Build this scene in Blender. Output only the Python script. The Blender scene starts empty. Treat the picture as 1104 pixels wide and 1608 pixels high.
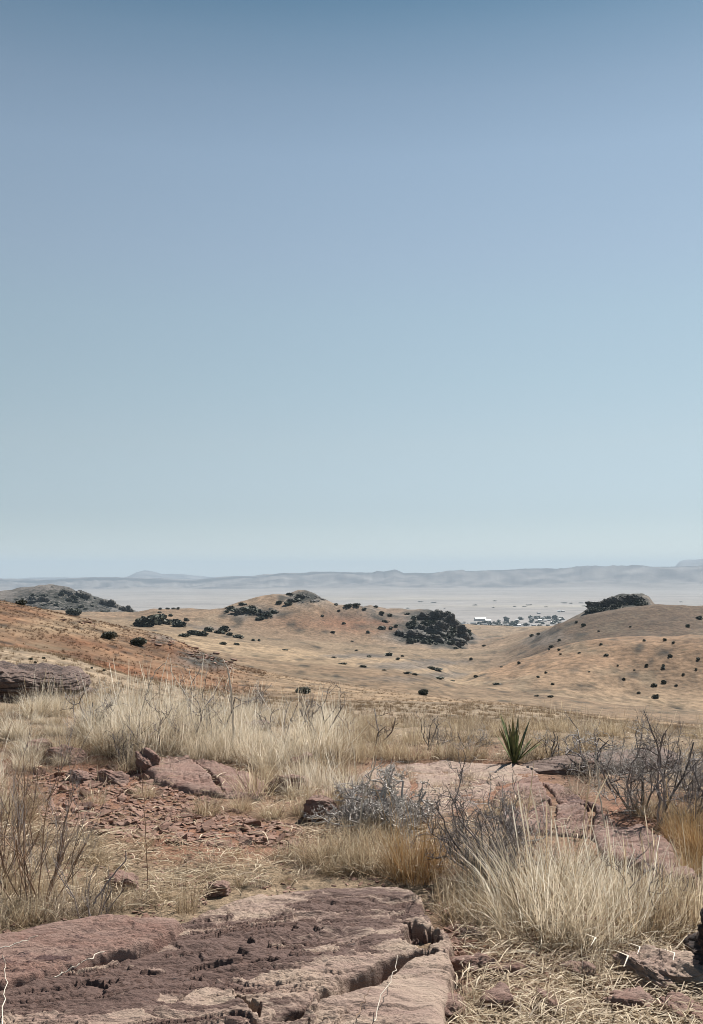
import bpy, math, random
import numpy as np
from mathutils import Vector

rnd = random.Random(7)
scene = bpy.context.scene
COL = scene.collection

# ------------------------------------------------------------------ camera, sky, sun
W0, H0, F0 = 1104.0, 1608.0, 1500.0
CZ = 1.6
PITCH = math.atan((900.0 - H0 / 2) / F0)
cam_data = bpy.data.cameras.new("camera")
cam = bpy.data.objects.new("camera", cam_data)
COL.objects.link(cam)
cam_data.sensor_fit = 'HORIZONTAL'
cam_data.sensor_width = 36.0
cam_data.lens = 36.0 * F0 / W0
cam_data.clip_start = 0.05
cam_data.clip_end = 200000.0
cam.location = (0, 0, CZ)
cam.rotation_euler = (math.pi / 2 + PITCH, 0, 0)
scene.camera = cam

SUN_AZ, SUN_EL = math.radians(36), math.radians(48)
world = bpy.data.worlds.new("World")
scene.world = world
world.use_nodes = True
wt = world.node_tree
for n in list(wt.nodes):
    wt.nodes.remove(n)
w_out = wt.nodes.new('ShaderNodeOutputWorld')
w_bg = wt.nodes.new('ShaderNodeBackground')
w_bg.inputs['Strength'].default_value = 0.0667
w_sky = wt.nodes.new('ShaderNodeTexSky')
w_sky.sky_type = 'NISHITA'
w_sky.sun_disc = False
w_sky.sun_elevation = SUN_EL
w_sky.sun_rotation = SUN_AZ
w_sky.altitude = 1500
w_sky.air_density = 1.0
w_sky.dust_density = 0.35
w_sky.ozone_density = 1.0
w_hs = wt.nodes.new('ShaderNodeHueSaturation')
w_hs.inputs['Saturation'].default_value = 0.50
w_hs.inputs['Value'].default_value = 1.0
w_tc = wt.nodes.new('ShaderNodeTexCoord')
w_sep = wt.nodes.new('ShaderNodeSeparateXYZ')
w_mul = wt.nodes.new('ShaderNodeMix')
w_mul.data_type = 'RGBA'
w_mul.blend_type = 'MULTIPLY'
w_mul.inputs[0].default_value = 1.0
w_ramp = wt.nodes.new('ShaderNodeValToRGB')
SKY_STOPS = [(0.0, (0.70, 0.74, 0.75)), (0.01, (0.66, 0.70, 0.72)), (0.035, (0.600, 0.642, 0.668)), (0.0665, (0.571, 0.62, 0.64)), (0.1327, (0.637, 0.692, 0.672)), (0.1978, (0.657, 0.751, 0.729)), (0.2608, (0.686, 0.8, 0.789)), (0.3212, (0.701, 0.814, 0.837)), (0.4057, (0.686, 0.828, 0.879)), (0.4574, (0.593, 0.749, 0.816)), (0.5007, (0.458, 0.648, 0.734)), (0.5277, (0.342, 0.555, 0.66)), (0.62, (0.33, 0.58, 0.74)), (0.8, (0.22, 0.43, 0.6)), (1.0, (0.17, 0.35, 0.52))]
while len(w_ramp.color_ramp.elements) < len(SKY_STOPS):
    w_ramp.color_ramp.elements.new(0.5)
for e, (p_, c_) in zip(w_ramp.color_ramp.elements, SKY_STOPS):
    e.position = p_
    e.color = (*c_, 1)
wl = wt.links.new
wl(w_sky.outputs[0], w_hs.inputs['Color'])
wl(w_tc.outputs['Generated'], w_sep.inputs[0])
wl(w_sep.outputs['Z'], w_ramp.inputs['Fac'])
wl(w_hs.outputs[0], w_mul.inputs[6])
wl(w_ramp.outputs['Color'], w_mul.inputs[7])
wl(w_mul.outputs[2], w_bg.inputs['Color'])
wl(w_bg.outputs[0], w_out.inputs['Surface'])

sun_data = bpy.data.lights.new("sun", 'SUN')
sun_data.energy = 5.0
sun_data.angle = math.radians(0.5)
sun_data.color = (1.0, 0.955, 0.89)
sun = bpy.data.objects.new("sun", sun_data)
COL.objects.link(sun)
sdir = Vector((math.sin(SUN_AZ) * math.cos(SUN_EL), math.cos(SUN_AZ) * math.cos(SUN_EL), math.sin(SUN_EL)))
sun.rotation_euler = sdir.to_track_quat('Z', 'Y').to_euler()

scene.view_settings.view_transform = 'Standard'
scene.view_settings.look = 'None'
scene.view_settings.gamma = 1.0
scene.view_settings.exposure = 0.85
try:
    scene.view_settings.use_curve_mapping = False
except Exception:
    pass
scene.render.engine = 'CYCLES'
scene.cycles.max_bounces = 6
scene.cycles.diffuse_bounces = 3
scene.cycles.transmission_bounces = 3
scene.cycles.volume_bounces = 0
scene.cycles.use_denoising = True
scene.cycles.pixel_filter_type = 'BLACKMAN_HARRIS'
scene.cycles.filter_width = 1.0
scene.cycles.transparent_max_bounces = 8

# ------------------------------------------------------------------ noise in numpy
def _hash(ix, iy, seed):
    h = (ix.astype(np.int64) * 374761393 + iy.astype(np.int64) * 668265263 + seed * 1442695041) & 0xFFFFFFFF
    h = ((h ^ (h >> 13)) * 1274126177) & 0xFFFFFFFF
    h = ((h ^ (h >> 16)) * 2246822519) & 0xFFFFFFFF
    return ((h ^ (h >> 13)) & 0xFFFFFF) / float(0xFFFFFF)

def vnoise(x, y, seed=0):
    """gradient noise about -1..1"""
    x = np.asarray(x, float); y = np.asarray(y, float)
    ix = np.floor(x); iy = np.floor(y)
    fx = x - ix; fy = y - iy
    u = fx * fx * fx * (fx * (fx * 6 - 15) + 10)
    v = fy * fy * fy * (fy * (fy * 6 - 15) + 10)
    def g(dx, dy):
        a = _hash(ix + dx, iy + dy, seed) * (2 * math.pi)
        return np.cos(a) * (fx - dx) + np.sin(a) * (fy - dy)
    n00, n10, n01, n11 = g(0, 0), g(1, 0), g(0, 1), g(1, 1)
    return 1.5 * ((n00 * (1 - u) + n10 * u) * (1 - v) + (n01 * (1 - u) + n11 * u) * v)

def fbm(x, y, oct=4, seed=0, gain=0.5, lac=2.03):
    s = 0; a = 1.0; t = 0
    for i in range(oct):
        s = s + a * vnoise(x, y, seed + i * 17)
        t += a; a *= gain; x = x * lac + 13.1; y = y * lac - 7.7
    return s / t

def ridged(x, y, oct=4, seed=0):
    s = 0; a = 1.0; t = 0
    for i in range(oct):
        s = s + a * (1 - np.abs(vnoise(x, y, seed + i * 31)) * 1.6)
        t += a; a *= 0.5; x = x * 2.07 + 3.3; y = y * 2.07 + 9.1
    return s / t

def sstep(a, b, x):
    t = np.clip((x - a) / (b - a), 0, 1)
    return t * t * (3 - 2 * t)

def noise3(p, seed=0):
    return (vnoise(p[:, 0] + 3.1 * p[:, 2], p[:, 1] - 1.7 * p[:, 2], seed) +
            vnoise(p[:, 1] + 2.3 * p[:, 0], p[:, 2] + 0.3 * p[:, 0], seed + 5) +
            vnoise(p[:, 2] - 1.3 * p[:, 1], p[:, 0] + 0.6 * p[:, 1], seed + 9)) / 2.2

# ------------------------------------------------------------------ mesh helpers
def mesh_np(name, verts, faces, attrs=None, smooth=True):
    me = bpy.data.meshes.new(name)
    verts = np.asarray(verts, np.float32)
    faces = np.asarray(faces, np.int32)
    n, k = faces.shape
    me.vertices.add(len(verts)); me.vertices.foreach_set('co', verts.ravel())
    me.loops.add(n * k); me.loops.foreach_set('vertex_index', faces.ravel())
    me.polygons.add(n)
    me.polygons.foreach_set('loop_start', np.arange(0, n * k, k, dtype=np.int32))
    me.polygons.foreach_set('use_smooth', np.full(n, smooth, bool))
    me.update(calc_edges=True)
    for an, v in (attrs or {}).items():
        v = np.asarray(v, np.float32)
        if v.ndim == 1:
            a = me.attributes.new(an, 'FLOAT', 'POINT'); a.data.foreach_set('value', v)
        elif v.shape[1] == 3:
            a = me.attributes.new(an, 'FLOAT_COLOR', 'POINT')
            a.data.foreach_set('color', np.c_[v, np.ones(len(v), np.float32)].ravel().astype(np.float32))
    return me

def link(name, me, mat=None, parent=None, loc=None, rz=0.0, scale=None, label=None, cat=None, group=None, kind=None):
    o = bpy.data.objects.new(name, me)
    COL.objects.link(o)
    if mat is not None and me is not None and len(me.materials) == 0:
        me.materials.append(mat)
    if parent is not None: o.parent = parent
    if loc is not None: o.location = loc
    if rz: o.rotation_euler = (0, 0, rz)
    if scale is not None: o.scale = scale if hasattr(scale, '__len__') else (scale,) * 3
    if label: o['label'] = label
    if cat: o['category'] = cat
    if group: o['group'] = group
    if kind: o['kind'] = kind
    return o

# ------------------------------------------------------------------ rays through the picture -> places on the land
CP, SP = math.cos(PITCH), math.sin(PITCH)
def pdir(px, py):
    x = (np.asarray(px, float) - W0 / 2) / F0
    v = (H0 / 2 - np.asarray(py, float)) / F0
    return x, CP - v * SP, SP + v * CP

def slope_at(px, py):
    x, y, z = pdir(px, py)
    return z / np.hypot(x, y)

def az_of(px, py=1000.0):
    x, y, z = pdir(px, py)
    return np.arctan2(x, y)

def px_of(x, y):
    """picture column of a bearing (for a point near the horizon)"""
    a = np.arctan2(x, y)
    a = np.clip(a, -1.15, 1.15)
    return W0 / 2 + F0 * np.tan(a) * 0.9985 * CP

def project(x, y, z):
    z = z - CZ
    d = y * CP + z * SP
    u = -y * SP + z * CP
    d = np.where(np.abs(d) < 1e-6, 1e-6, d)
    return W0 / 2 + F0 * x / d, H0 / 2 - F0 * u / d

# ------------------------------------------------------------------ the land: distance / skyline profiles
# each entry: distance (m), list of (column, row) where that line of the land is seen
def flat(z):
    return z
LAYERS = [
    ('g', 0.6, None), ('g', 1.5, None), ('g', 2.2, None), ('g', 3.2, None), ('g', 4.5, None), ('g', 6.0, None), ('g', 7.8, None),
    ('near', 10.0, [(-900, 1100), (-200, 1112), (0, 1118), (130, 1128), (300, 1136), (450, 1142), (600, 1146), (800, 1150), (950, 1152), (1104, 1158), (1700, 1180)]),
    ('n2', 13.0, [(-900, 1075), (-200, 1092), (0, 1100), (150, 1112), (300, 1124), (450, 1132), (600, 1138), (800, 1143), (950, 1150), (1104, 1160), (1700, 1190)]),
    ('v1', 22.0, [(-900, 1072), (-200, 1090), (0, 1096), (150, 1105), (300, 1118), (450, 1128), (600, 1136), (800, 1141), (950, 1149), (1104, 1160), (1700, 1190)]),
    ('A', 48.0, [(-900, 960), (-200, 996), (0, 1015), (45, 1020), (130, 1038), (215, 1064), (300, 1082), (400, 1096), (500, 1104), (600, 1108), (700, 1112), (850, 1119), (950, 1134), (1104, 1148), (1700, 1170)]),
    ('v2', 78.0, [(-900, 990), (-200, 1010), (0, 1026), (130, 1046), (215, 1067), (300, 1084), (400, 1094), (500, 1098), (600, 1100), (700, 1104), (850, 1112), (950, 1130), (1104, 1146), (1700, 1170)]),
    ('B', 140.0, [(-900, 870), (-200, 922), (0, 942), (60, 953), (130, 969), (200, 985), (270, 1001), (320, 1024), (370, 1045), (450, 1063), (552, 1078), (632, 1089), (700, 1098), (800, 1106), (900, 1122), (1104, 1140), (1700, 1160)]),
    ('v3', 190.0, [(-900, 880), (-200, 940), (0, 965), (130, 985), (200, 1000), (270, 1016), (320, 1036), (370, 1053), (450, 1070), (552, 1084), (632, 1095), (700, 1103), (800, 1112), (900, 1123), (1104, 1140), (1700, 1160)]),
    ('C', 270.0, [(-900, 890), (-200, 945), (0, 965), (130, 985), (200, 995), (270, 1010), (330, 1024), (400, 1034), (450, 1039), (552, 1047), (632, 1055), (702, 1072), (777, 1085), (872, 1097), (950, 1110), (1104, 1122), (1700, 1140)]),
    ('v4', 330.0, [(-900, 900), (-200, 950), (0, 970), (200, 996), (330, 1026), (400, 1037), (450, 1042), (552, 1050), (632, 1058), (702, 1074), (760, 1082), (872, 1092), (950, 1106), (1104, 1116), (1700, 1130)]),
    ('D', 430.0, [(-900, 905), (-200, 950), (0, 968), (200, 990), (330, 1013), (400, 1022), (480, 1030), (552, 1038), (632, 1046), (690, 1060), (717, 1068), (762, 1053), (800, 1041), (832, 1031), (902, 1010), (950, 1003), (1002, 1000), (1104, 997), (1300, 990), (1700, 985)]),
    ('v5', 540.0, [(-900, 905), (-200, 950), (0, 968), (200, 988), (330, 1004), (400, 1012), (480, 1020), (552, 1030), (632, 1036), (690, 1048), (717, 1056), (762, 1056), (832, 1042), (902, 1024), (1002, 1016), (1104, 1014), (1700, 990)]),
    ('E', 700.0, [(-900, 905), (-200, 948), (0, 965), (200, 982), (245, 984), (330, 992), (400, 1002), (480, 1010), (560, 1020), (640, 1024), (680, 1026), (740, 1026), (790, 1024), (832, 1006), (850, 995), (872, 982), (922, 967), (950, 960), (977, 956), (1027, 951), (1104, 952), (1300, 945), (1700, 935)]),
    ('v6', 800.0, [(-900, 915), (-200, 950), (0, 965), (200, 975), (245, 976), (330, 984), (400, 994), (480, 1002), (560, 1014), (640, 1018), (680, 1020), (740, 1018), (790, 1010), (832, 1000), (872, 985), (922, 972), (977, 962), (1027, 960), (1104, 960), (1700, 945)]),
    ('M', 980.0, [(-900, 940), (-200, 955), (0, 960), (150, 962), (215, 966), (245, 957), (300, 956), (350, 956), (370, 947), (400, 939), (430, 932), (455, 931), (480, 927), (492, 928), (503, 934), (530, 949), (552, 950), (582, 952), (605, 958), (627, 961), (660, 963), (697, 963), (708, 967), (717, 978), (737, 998), (752, 1005), (790, 1000), (830, 990), (872, 983), (905, 968), (918, 962), (932, 950), (947, 942), (962, 938), (977, 936), (995, 938), (1008, 940), (1016, 945), (1024, 958), (1040, 966), (1104, 970), (1700, 960)]),
    ('v7', 1250.0, [(-900, 960), (-200, 965), (0, 965), (215, 975), (245, 972), (350, 972), (480, 965), (552, 968), (627, 972), (697, 985), (737, 1002), (752, 1006), (790, 1004), (872, 992), (947, 980), (1104, 975), (1700, 970)]),
    ('L', 1600.0, [(-900, 925), (-200, 930), (-60, 936), (0, 935), (25, 932), (50, 930), (85, 926), (110, 924), (122, 929), (135, 931), (150, 941), (165, 942), (180, 946), (200, 955), (222, 967), (260, 980), (350, 985), (1700, 985)]),
    ('v8', 2400.0, [(-900, 985), (-200, 985), (0, 986), (222, 990), (350, 995), (700, 997), (1700, 995)]),
    ('p1', 4000.0, -209.0), ('p2', 6000.0, -211.0), ('p3', 9000.0, -211.0), ('p4', 12500.0, -212.0),
    ('mb', 14500.0, [(-900, 925), (0, 922), (200, 922), (330, 921), (480, 920), (560, 919), (640, 920), (760, 920), (1104, 912), (1700, 905)]),
    ('mc', 17500.0, [(-900, 912), (-200, 911), (0, 911), (60, 911), (120, 909), (190, 908), (330, 909), (400, 904), (440, 899), (450, 898), (480, 899), (540, 897), (585, 897), (592, 894.5), (602, 897), (620, 894), (634, 900), (680, 899), (700, 895), (715, 893), (726, 892), (731, 894), (770, 890.5), (850, 891), (900, 892), (960, 890.5), (1000, 889), (1050, 888), (1104, 889), (1700, 889)]),
    ('vm', 21000.0, [(-900, 915), (1700, 915)]),
    ('mf', 27000.0, [(-900, 912), (0, 913), (185, 908), (200, 905), (209, 901), (216, 897.5), (228, 894.5), (236, 895.5), (246, 899), (255, 901.5), (272, 901), (292, 901.5), (312, 905), (330, 908), (380, 910), (800, 905), (1053, 892), (1060, 886), (1064, 881), (1072, 878), (1104, 876.5), (1300, 875), (1700, 878)]),
    ('end', 38000.0, [(-900, 918), (1700, 918)]),
]
LN = [l[0] for l in LAYERS]
LD = np.array([l[1] for l in LAYERS])
LL = np.log(LD)
PXG = np.arange(-900, 1701, 1.0)

def _prep():
    S = np.zeros((len(LAYERS), len(PXG)))
    for k, (nm, D, pts) in enumerate(LAYERS):
        if pts is None:
            S[k] = -CZ / D
        elif isinstance(pts, float):
            S[k] = (pts - CZ) / D
        else:
            xs = [p[0] for p in pts]; ys = [p[1] for p in pts]
            row = np.interp(PXG, xs, ys)
            w = 3 if nm in ('mc', 'mf') else (9 if nm in ('M', 'L', 'E') else 23)
            pad = np.pad(row, (w, w), mode='edge')
            ker = np.hanning(w + 2)[1:-1]; ker /= ker.sum()
            row = np.convolve(pad, ker, mode='same')[w:-w]
            S[k] = slope_at(PXG, row)
    return S
SL = _prep()
# monotone cubic tangents in log distance
_h = np.diff(LL)[:, None]
_d = np.diff(SL, axis=0) / _h
_m = np.zeros_like(SL)
w1 = 2 * _h[1:] + _h[:-1]; w2 = _h[1:] + 2 * _h[:-1]
with np.errstate(divide='ignore', invalid='ignore'):
    hm = (w1 + w2) / (w1 / _d[:-1] + w2 / _d[1:])
_m[1:-1] = np.where(_d[:-1] * _d[1:] > 0, hm, 0.0)
_m[0] = _d[0]; _m[-1] = _d[-1]

# craggy places on the hills: column, row, radius x, radius y, strength, layer span in metres
CRAGS = [(482, 938, 32, 12, 1.0, 850, 1100), (400, 962, 40, 9, .8, 850, 1100), (565, 958, 40, 8, .5, 850, 1100),
         (694, 984, 50, 27, 2.2, 850, 1180), (650, 1003, 45, 12, 1.0, 860, 1100), (722, 1000, 26, 16, 1.0, 860, 1150),
         (966, 950, 47, 24, 2.2, 850, 1250), (110, 945, 130, 34, 1.0, 1300, 2300), (330, 1035, 45, 14, .7, 110, 170),
         (265, 1000, 30, 8, .4, 120, 150), (610, 968, 50, 8, .45, 850, 1100), (850, 1000, 40, 14, .35, 560, 720)]

def crag_mask(px, py, D):
    m = np.zeros_like(px)
    for cx, cy, rx, ry, s, d0, d1 in CRAGS:
        q = ((px - cx) / rx) ** 2 + ((py - cy) / ry) ** 2
        m = np.maximum(m, s * np.exp(-q * 1.1) * sstep(d0 * .9, d0, D) * (1 - sstep(d1, d1 * 1.15, D)))
    return np.clip(m * 1.25, 0, 1)

def terrain(x, y):
    x = np.asarray(x, float); y = np.asarray(y, float)
    shp = x.shape
    x = x.ravel(); y = y.ravel()
    D = np.maximum(np.hypot(x, y), 0.61)
    px = px_of(x, y)
    wob = 1 + 0.05 * vnoise(x / (D * .35 + 1), D * 0 + 3.3, 91) * sstep(20, 60, D)
    ld = np.clip(np.log(np.minimum(D * wob, LD[-1] * .9999)), LL[0], LL[-1] - 1e-6)
    k = np.clip(np.searchsorted(LL, ld, side='right') - 1, 0, len(LL) - 2)
    gx = np.clip(px + 900, 0, len(PXG) - 1.001)
    i = gx.astype(int); f = gx - i
    def look(T, kk):
        return T[kk, i] * (1 - f) + T[kk, i + 1] * f
    h = LL[k + 1] - LL[k]
    t = (ld - LL[k]) / h
    s0, s1, m0, m1 = look(SL, k), look(SL, k + 1), look(_m, k), look(_m, k + 1)
    t2, t3 = t * t, t * t * t
    s = (2 * t3 - 3 * t2 + 1) * s0 + (t3 - 2 * t2 + t) * h * m0 + (-2 * t3 + 3 * t2) * s1 + (t3 - t2) * h * m1
    z = s * D
    py = H0 / 2 - F0 * np.tan(np.arctan(s) - PITCH)
    cm = crag_mask(px, py, D)
    for o in range(-3, 14):
        lam = 2.0 ** o * 0.9
        r = lam / D
        wgt = sstep(0.002, 0.006, r) * (1 - sstep(0.08, 0.22, r))
        sel = wgt > 0.003
        if not sel.any(): continue
        n = vnoise(x[sel] / lam + o * 5.1, y[sel] / lam - o * 2.7, 300 + o)
        amp = 0.016 + 0.0 * D[sel]
        amp = amp * (1 + 1.2 * sstep(120, 300, D[sel]))
        amp = np.where(D[sel] > 3000, np.where(D[sel] > 13500, 0.03, 0.001), amp)
        amp = amp * (1 + 1.8 * cm[sel])
        z[sel] += n * wgt[sel] * amp * lam
    # eroded faces of the far mesas
    fm = D > 13000
    if fm.any():
        a = px[fm]
        g = ridged(a / 34.0 + 5 + .3 * vnoise(D[fm] / 500.0, a / 60.0, 57), D[fm] / 2600.0, 4, 55)
        wgt = sstep(13000, 15500, D[fm]) * (1 - sstep(16300, 17400, D[fm]))
        g2 = fbm(x[fm] / 700.0, y[fm] / 700.0, 4, 58)
        z[fm] += ((g - 0.55) * 34 + g2 * 60) * wgt
    z = z + CZ
    return z.reshape(shp)

def land(x, y):
    return float(terrain(np.array([x]), np.array([y]))[0])

_LD = np.exp(np.linspace(math.log(1.2), math.log(30000), 1800))
def hit(px, py, dmin=1.2, dmax=None):
    """first place where the line of sight through (px, py) meets the land"""
    x, y, z = pdir(px, py)
    L = math.hypot(x, y)
    if dmax is None: dmax = 30 if (py > 1165 and dmin < 10) else 30000
    d = _LD[(_LD >= dmin) & (_LD <= dmax)]
    X, Y = x / L * d, y / L * d
    T = terrain(X, Y)
    Z = CZ + z / L * d
    below = np.nonzero(Z <= T)[0]
    if len(below) == 0:
        return None
    j = below[0]
    if j > 0:
        a = (Z[j - 1] - T[j - 1]); b = (T[j] - Z[j]); u = a / (a + b + 1e-9)
        return Vector((X[j - 1] + (X[j] - X[j - 1]) * u, Y[j - 1] + (Y[j] - Y[j - 1]) * u, T[j - 1] + (T[j] - T[j - 1]) * u))
    return Vector((X[j], Y[j], T[j]))

# ------------------------------------------------------------------ materials
def new_mat(name):
    m = bpy.data.materials.new(name)
    m.use_nodes = True
    nt = m.node_tree
    for n in list(nt.nodes): nt.nodes.remove(n)
    out = nt.nodes.new('ShaderNodeOutputMaterial')
    return m, nt, out
def N(nt, t, **kw):
    n = nt.nodes.new(t)
    for k, v in kw.items():
        if k in n.inputs: n.inputs[k].default_value = v
        else: setattr(n, k, v)
    return n
def mixc(nt, fac, a, b, mode='MIX'):
    n = nt.nodes.new('ShaderNodeMix'); n.data_type = 'RGBA'; n.blend_type = mode
    for sock, v in ((n.inputs[0], fac), (n.inputs[6], a), (n.inputs[7], b)):
        if isinstance(v, bpy.types.NodeSocket): nt.links.new(v, sock)
        elif isinstance(v, (int, float)): sock.default_value = v
        else: sock.default_value = (*v, 1)
    return n.outputs[2]
def ramp(nt, src, stops):
    n = nt.nodes.new('ShaderNodeValToRGB')
    while len(n.color_ramp.elements) < len(stops): n.color_ramp.elements.new(0.5)
    for e, (p, c) in zip(n.color_ramp.elements, stops):
        e.position = p
        e.color = (c, c, c, 1) if isinstance(c, (int, float)) else (*c, 1)
    nt.links.new(src, n.inputs[0])
    return n.outputs[0]
def noise(nt, scale, detail=4.0, rough=0.55, vec=None, dist=0.0, out='Fac'):
    n = nt.nodes.new('ShaderNodeTexNoise')
    n.inputs['Scale'].default_value = scale; n.inputs['Detail'].default_value = detail
    n.inputs['Roughness'].default_value = rough; n.inputs['Distortion'].default_value = dist
    if vec is not None: nt.links.new(vec, n.inputs['Vector'])
    return n.outputs[out]
def math_n(nt, op, a, b=None):
    n = nt.nodes.new('ShaderNodeMath'); n.operation = op
    for s, v in zip(n.inputs, (a, b)):
        if v is None: continue
        if isinstance(v, bpy.types.NodeSocket): nt.links.new(v, s)
        else: s.default_value = v
    return n.outputs[0]

def mat_land(name, scales, contrast, bump, bdist):
    """land: albedo comes from the painted cover map, broken up by noise at the given wavelengths (m)"""
    m, nt, out = new_mat(name)
    geo = N(nt, 'ShaderNodeNewGeometry')
    at = N(nt, 'ShaderNodeAttribute', attribute_name='cover')
    col = at.outputs['Color']
    hs = []
    for s, c in zip(scales, contrast):
        n = noise(nt, 1.0 / s, 3.0, 0.6, geo.outputs['Position'])
        r = ramp(nt, n, [(0.30, 1 - c), (0.5, 1.0), (0.72, 1 + c * .8)])
        col = mixc(nt, 1.0, col, r, 'MULTIPLY')
        hs.append(n)
    if len(scales) == 3 and scales[0] < 100:
        tf = noise(nt, 2.6 / scales[1], 2.0, 0.5, geo.outputs['Position'])
        col = mixc(nt, ramp(nt, tf, [(0.60, 0.0), (0.68, 0.55)]), col, (0.11, 0.085, 0.055))
        ca = N(nt, 'ShaderNodeAttribute', attribute_name='crag')
        k = math_n(nt, 'ADD', math_n(nt, 'MULTIPLY', ca.outputs['Fac'], 0.36), math_n(nt, 'SUBTRACT', noise(nt, 2.2 / scales[1], 5.0, 0.65, geo.outputs['Position']), 0.78))
        k = ramp(nt, k, [(0.0, 0.0), (0.07, 1.0)])
        col = mixc(nt, k, col, (0.02, 0.021, 0.017))
    b = N(nt, 'ShaderNodeBump'); b.inputs['Strength'].default_value = bump; b.inputs['Distance'].default_value = bdist
    h = hs[-1]
    if len(hs) > 1: h = math_n(nt, 'ADD', math_n(nt, 'MULTIPLY', hs[-2], 2.0), hs[-1])
    nt.links.new(h, b.inputs['Height'])
    p = N(nt, 'ShaderNodeBsdfPrincipled'); p.inputs['Roughness'].default_value = 0.95
    p.inputs['Specular IOR Level'].default_value = 0.15
    nt.links.new(col, p.inputs['Base Color']); nt.links.new(b.outputs[0], p.inputs['Normal'])
    nt.links.new(p.outputs[0], out.inputs['Surface'])
    return m
LAND_NEAR = mat_land('dry_soil', (0.5, 0.09, 0.02), (0.2, 0.35, 0.45), 0.6, 0.02)
LAND_SLOPE = mat_land('dry_grass_slope', (14.0, 2.2, 0.5), (0.22, 0.32, 0.5), 0.5, 0.25)
LAND_HILL = mat_land('dry_grass_hill', (70.0, 12.0, 2.6), (0.2, 0.34, 0.5), 0.5, 1.0)
LAND_FAR = mat_land('far_land', (1500.0, 300.0, 60.0), (0.10, 0.12, 0.15), 0.3, 10.0)

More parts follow.
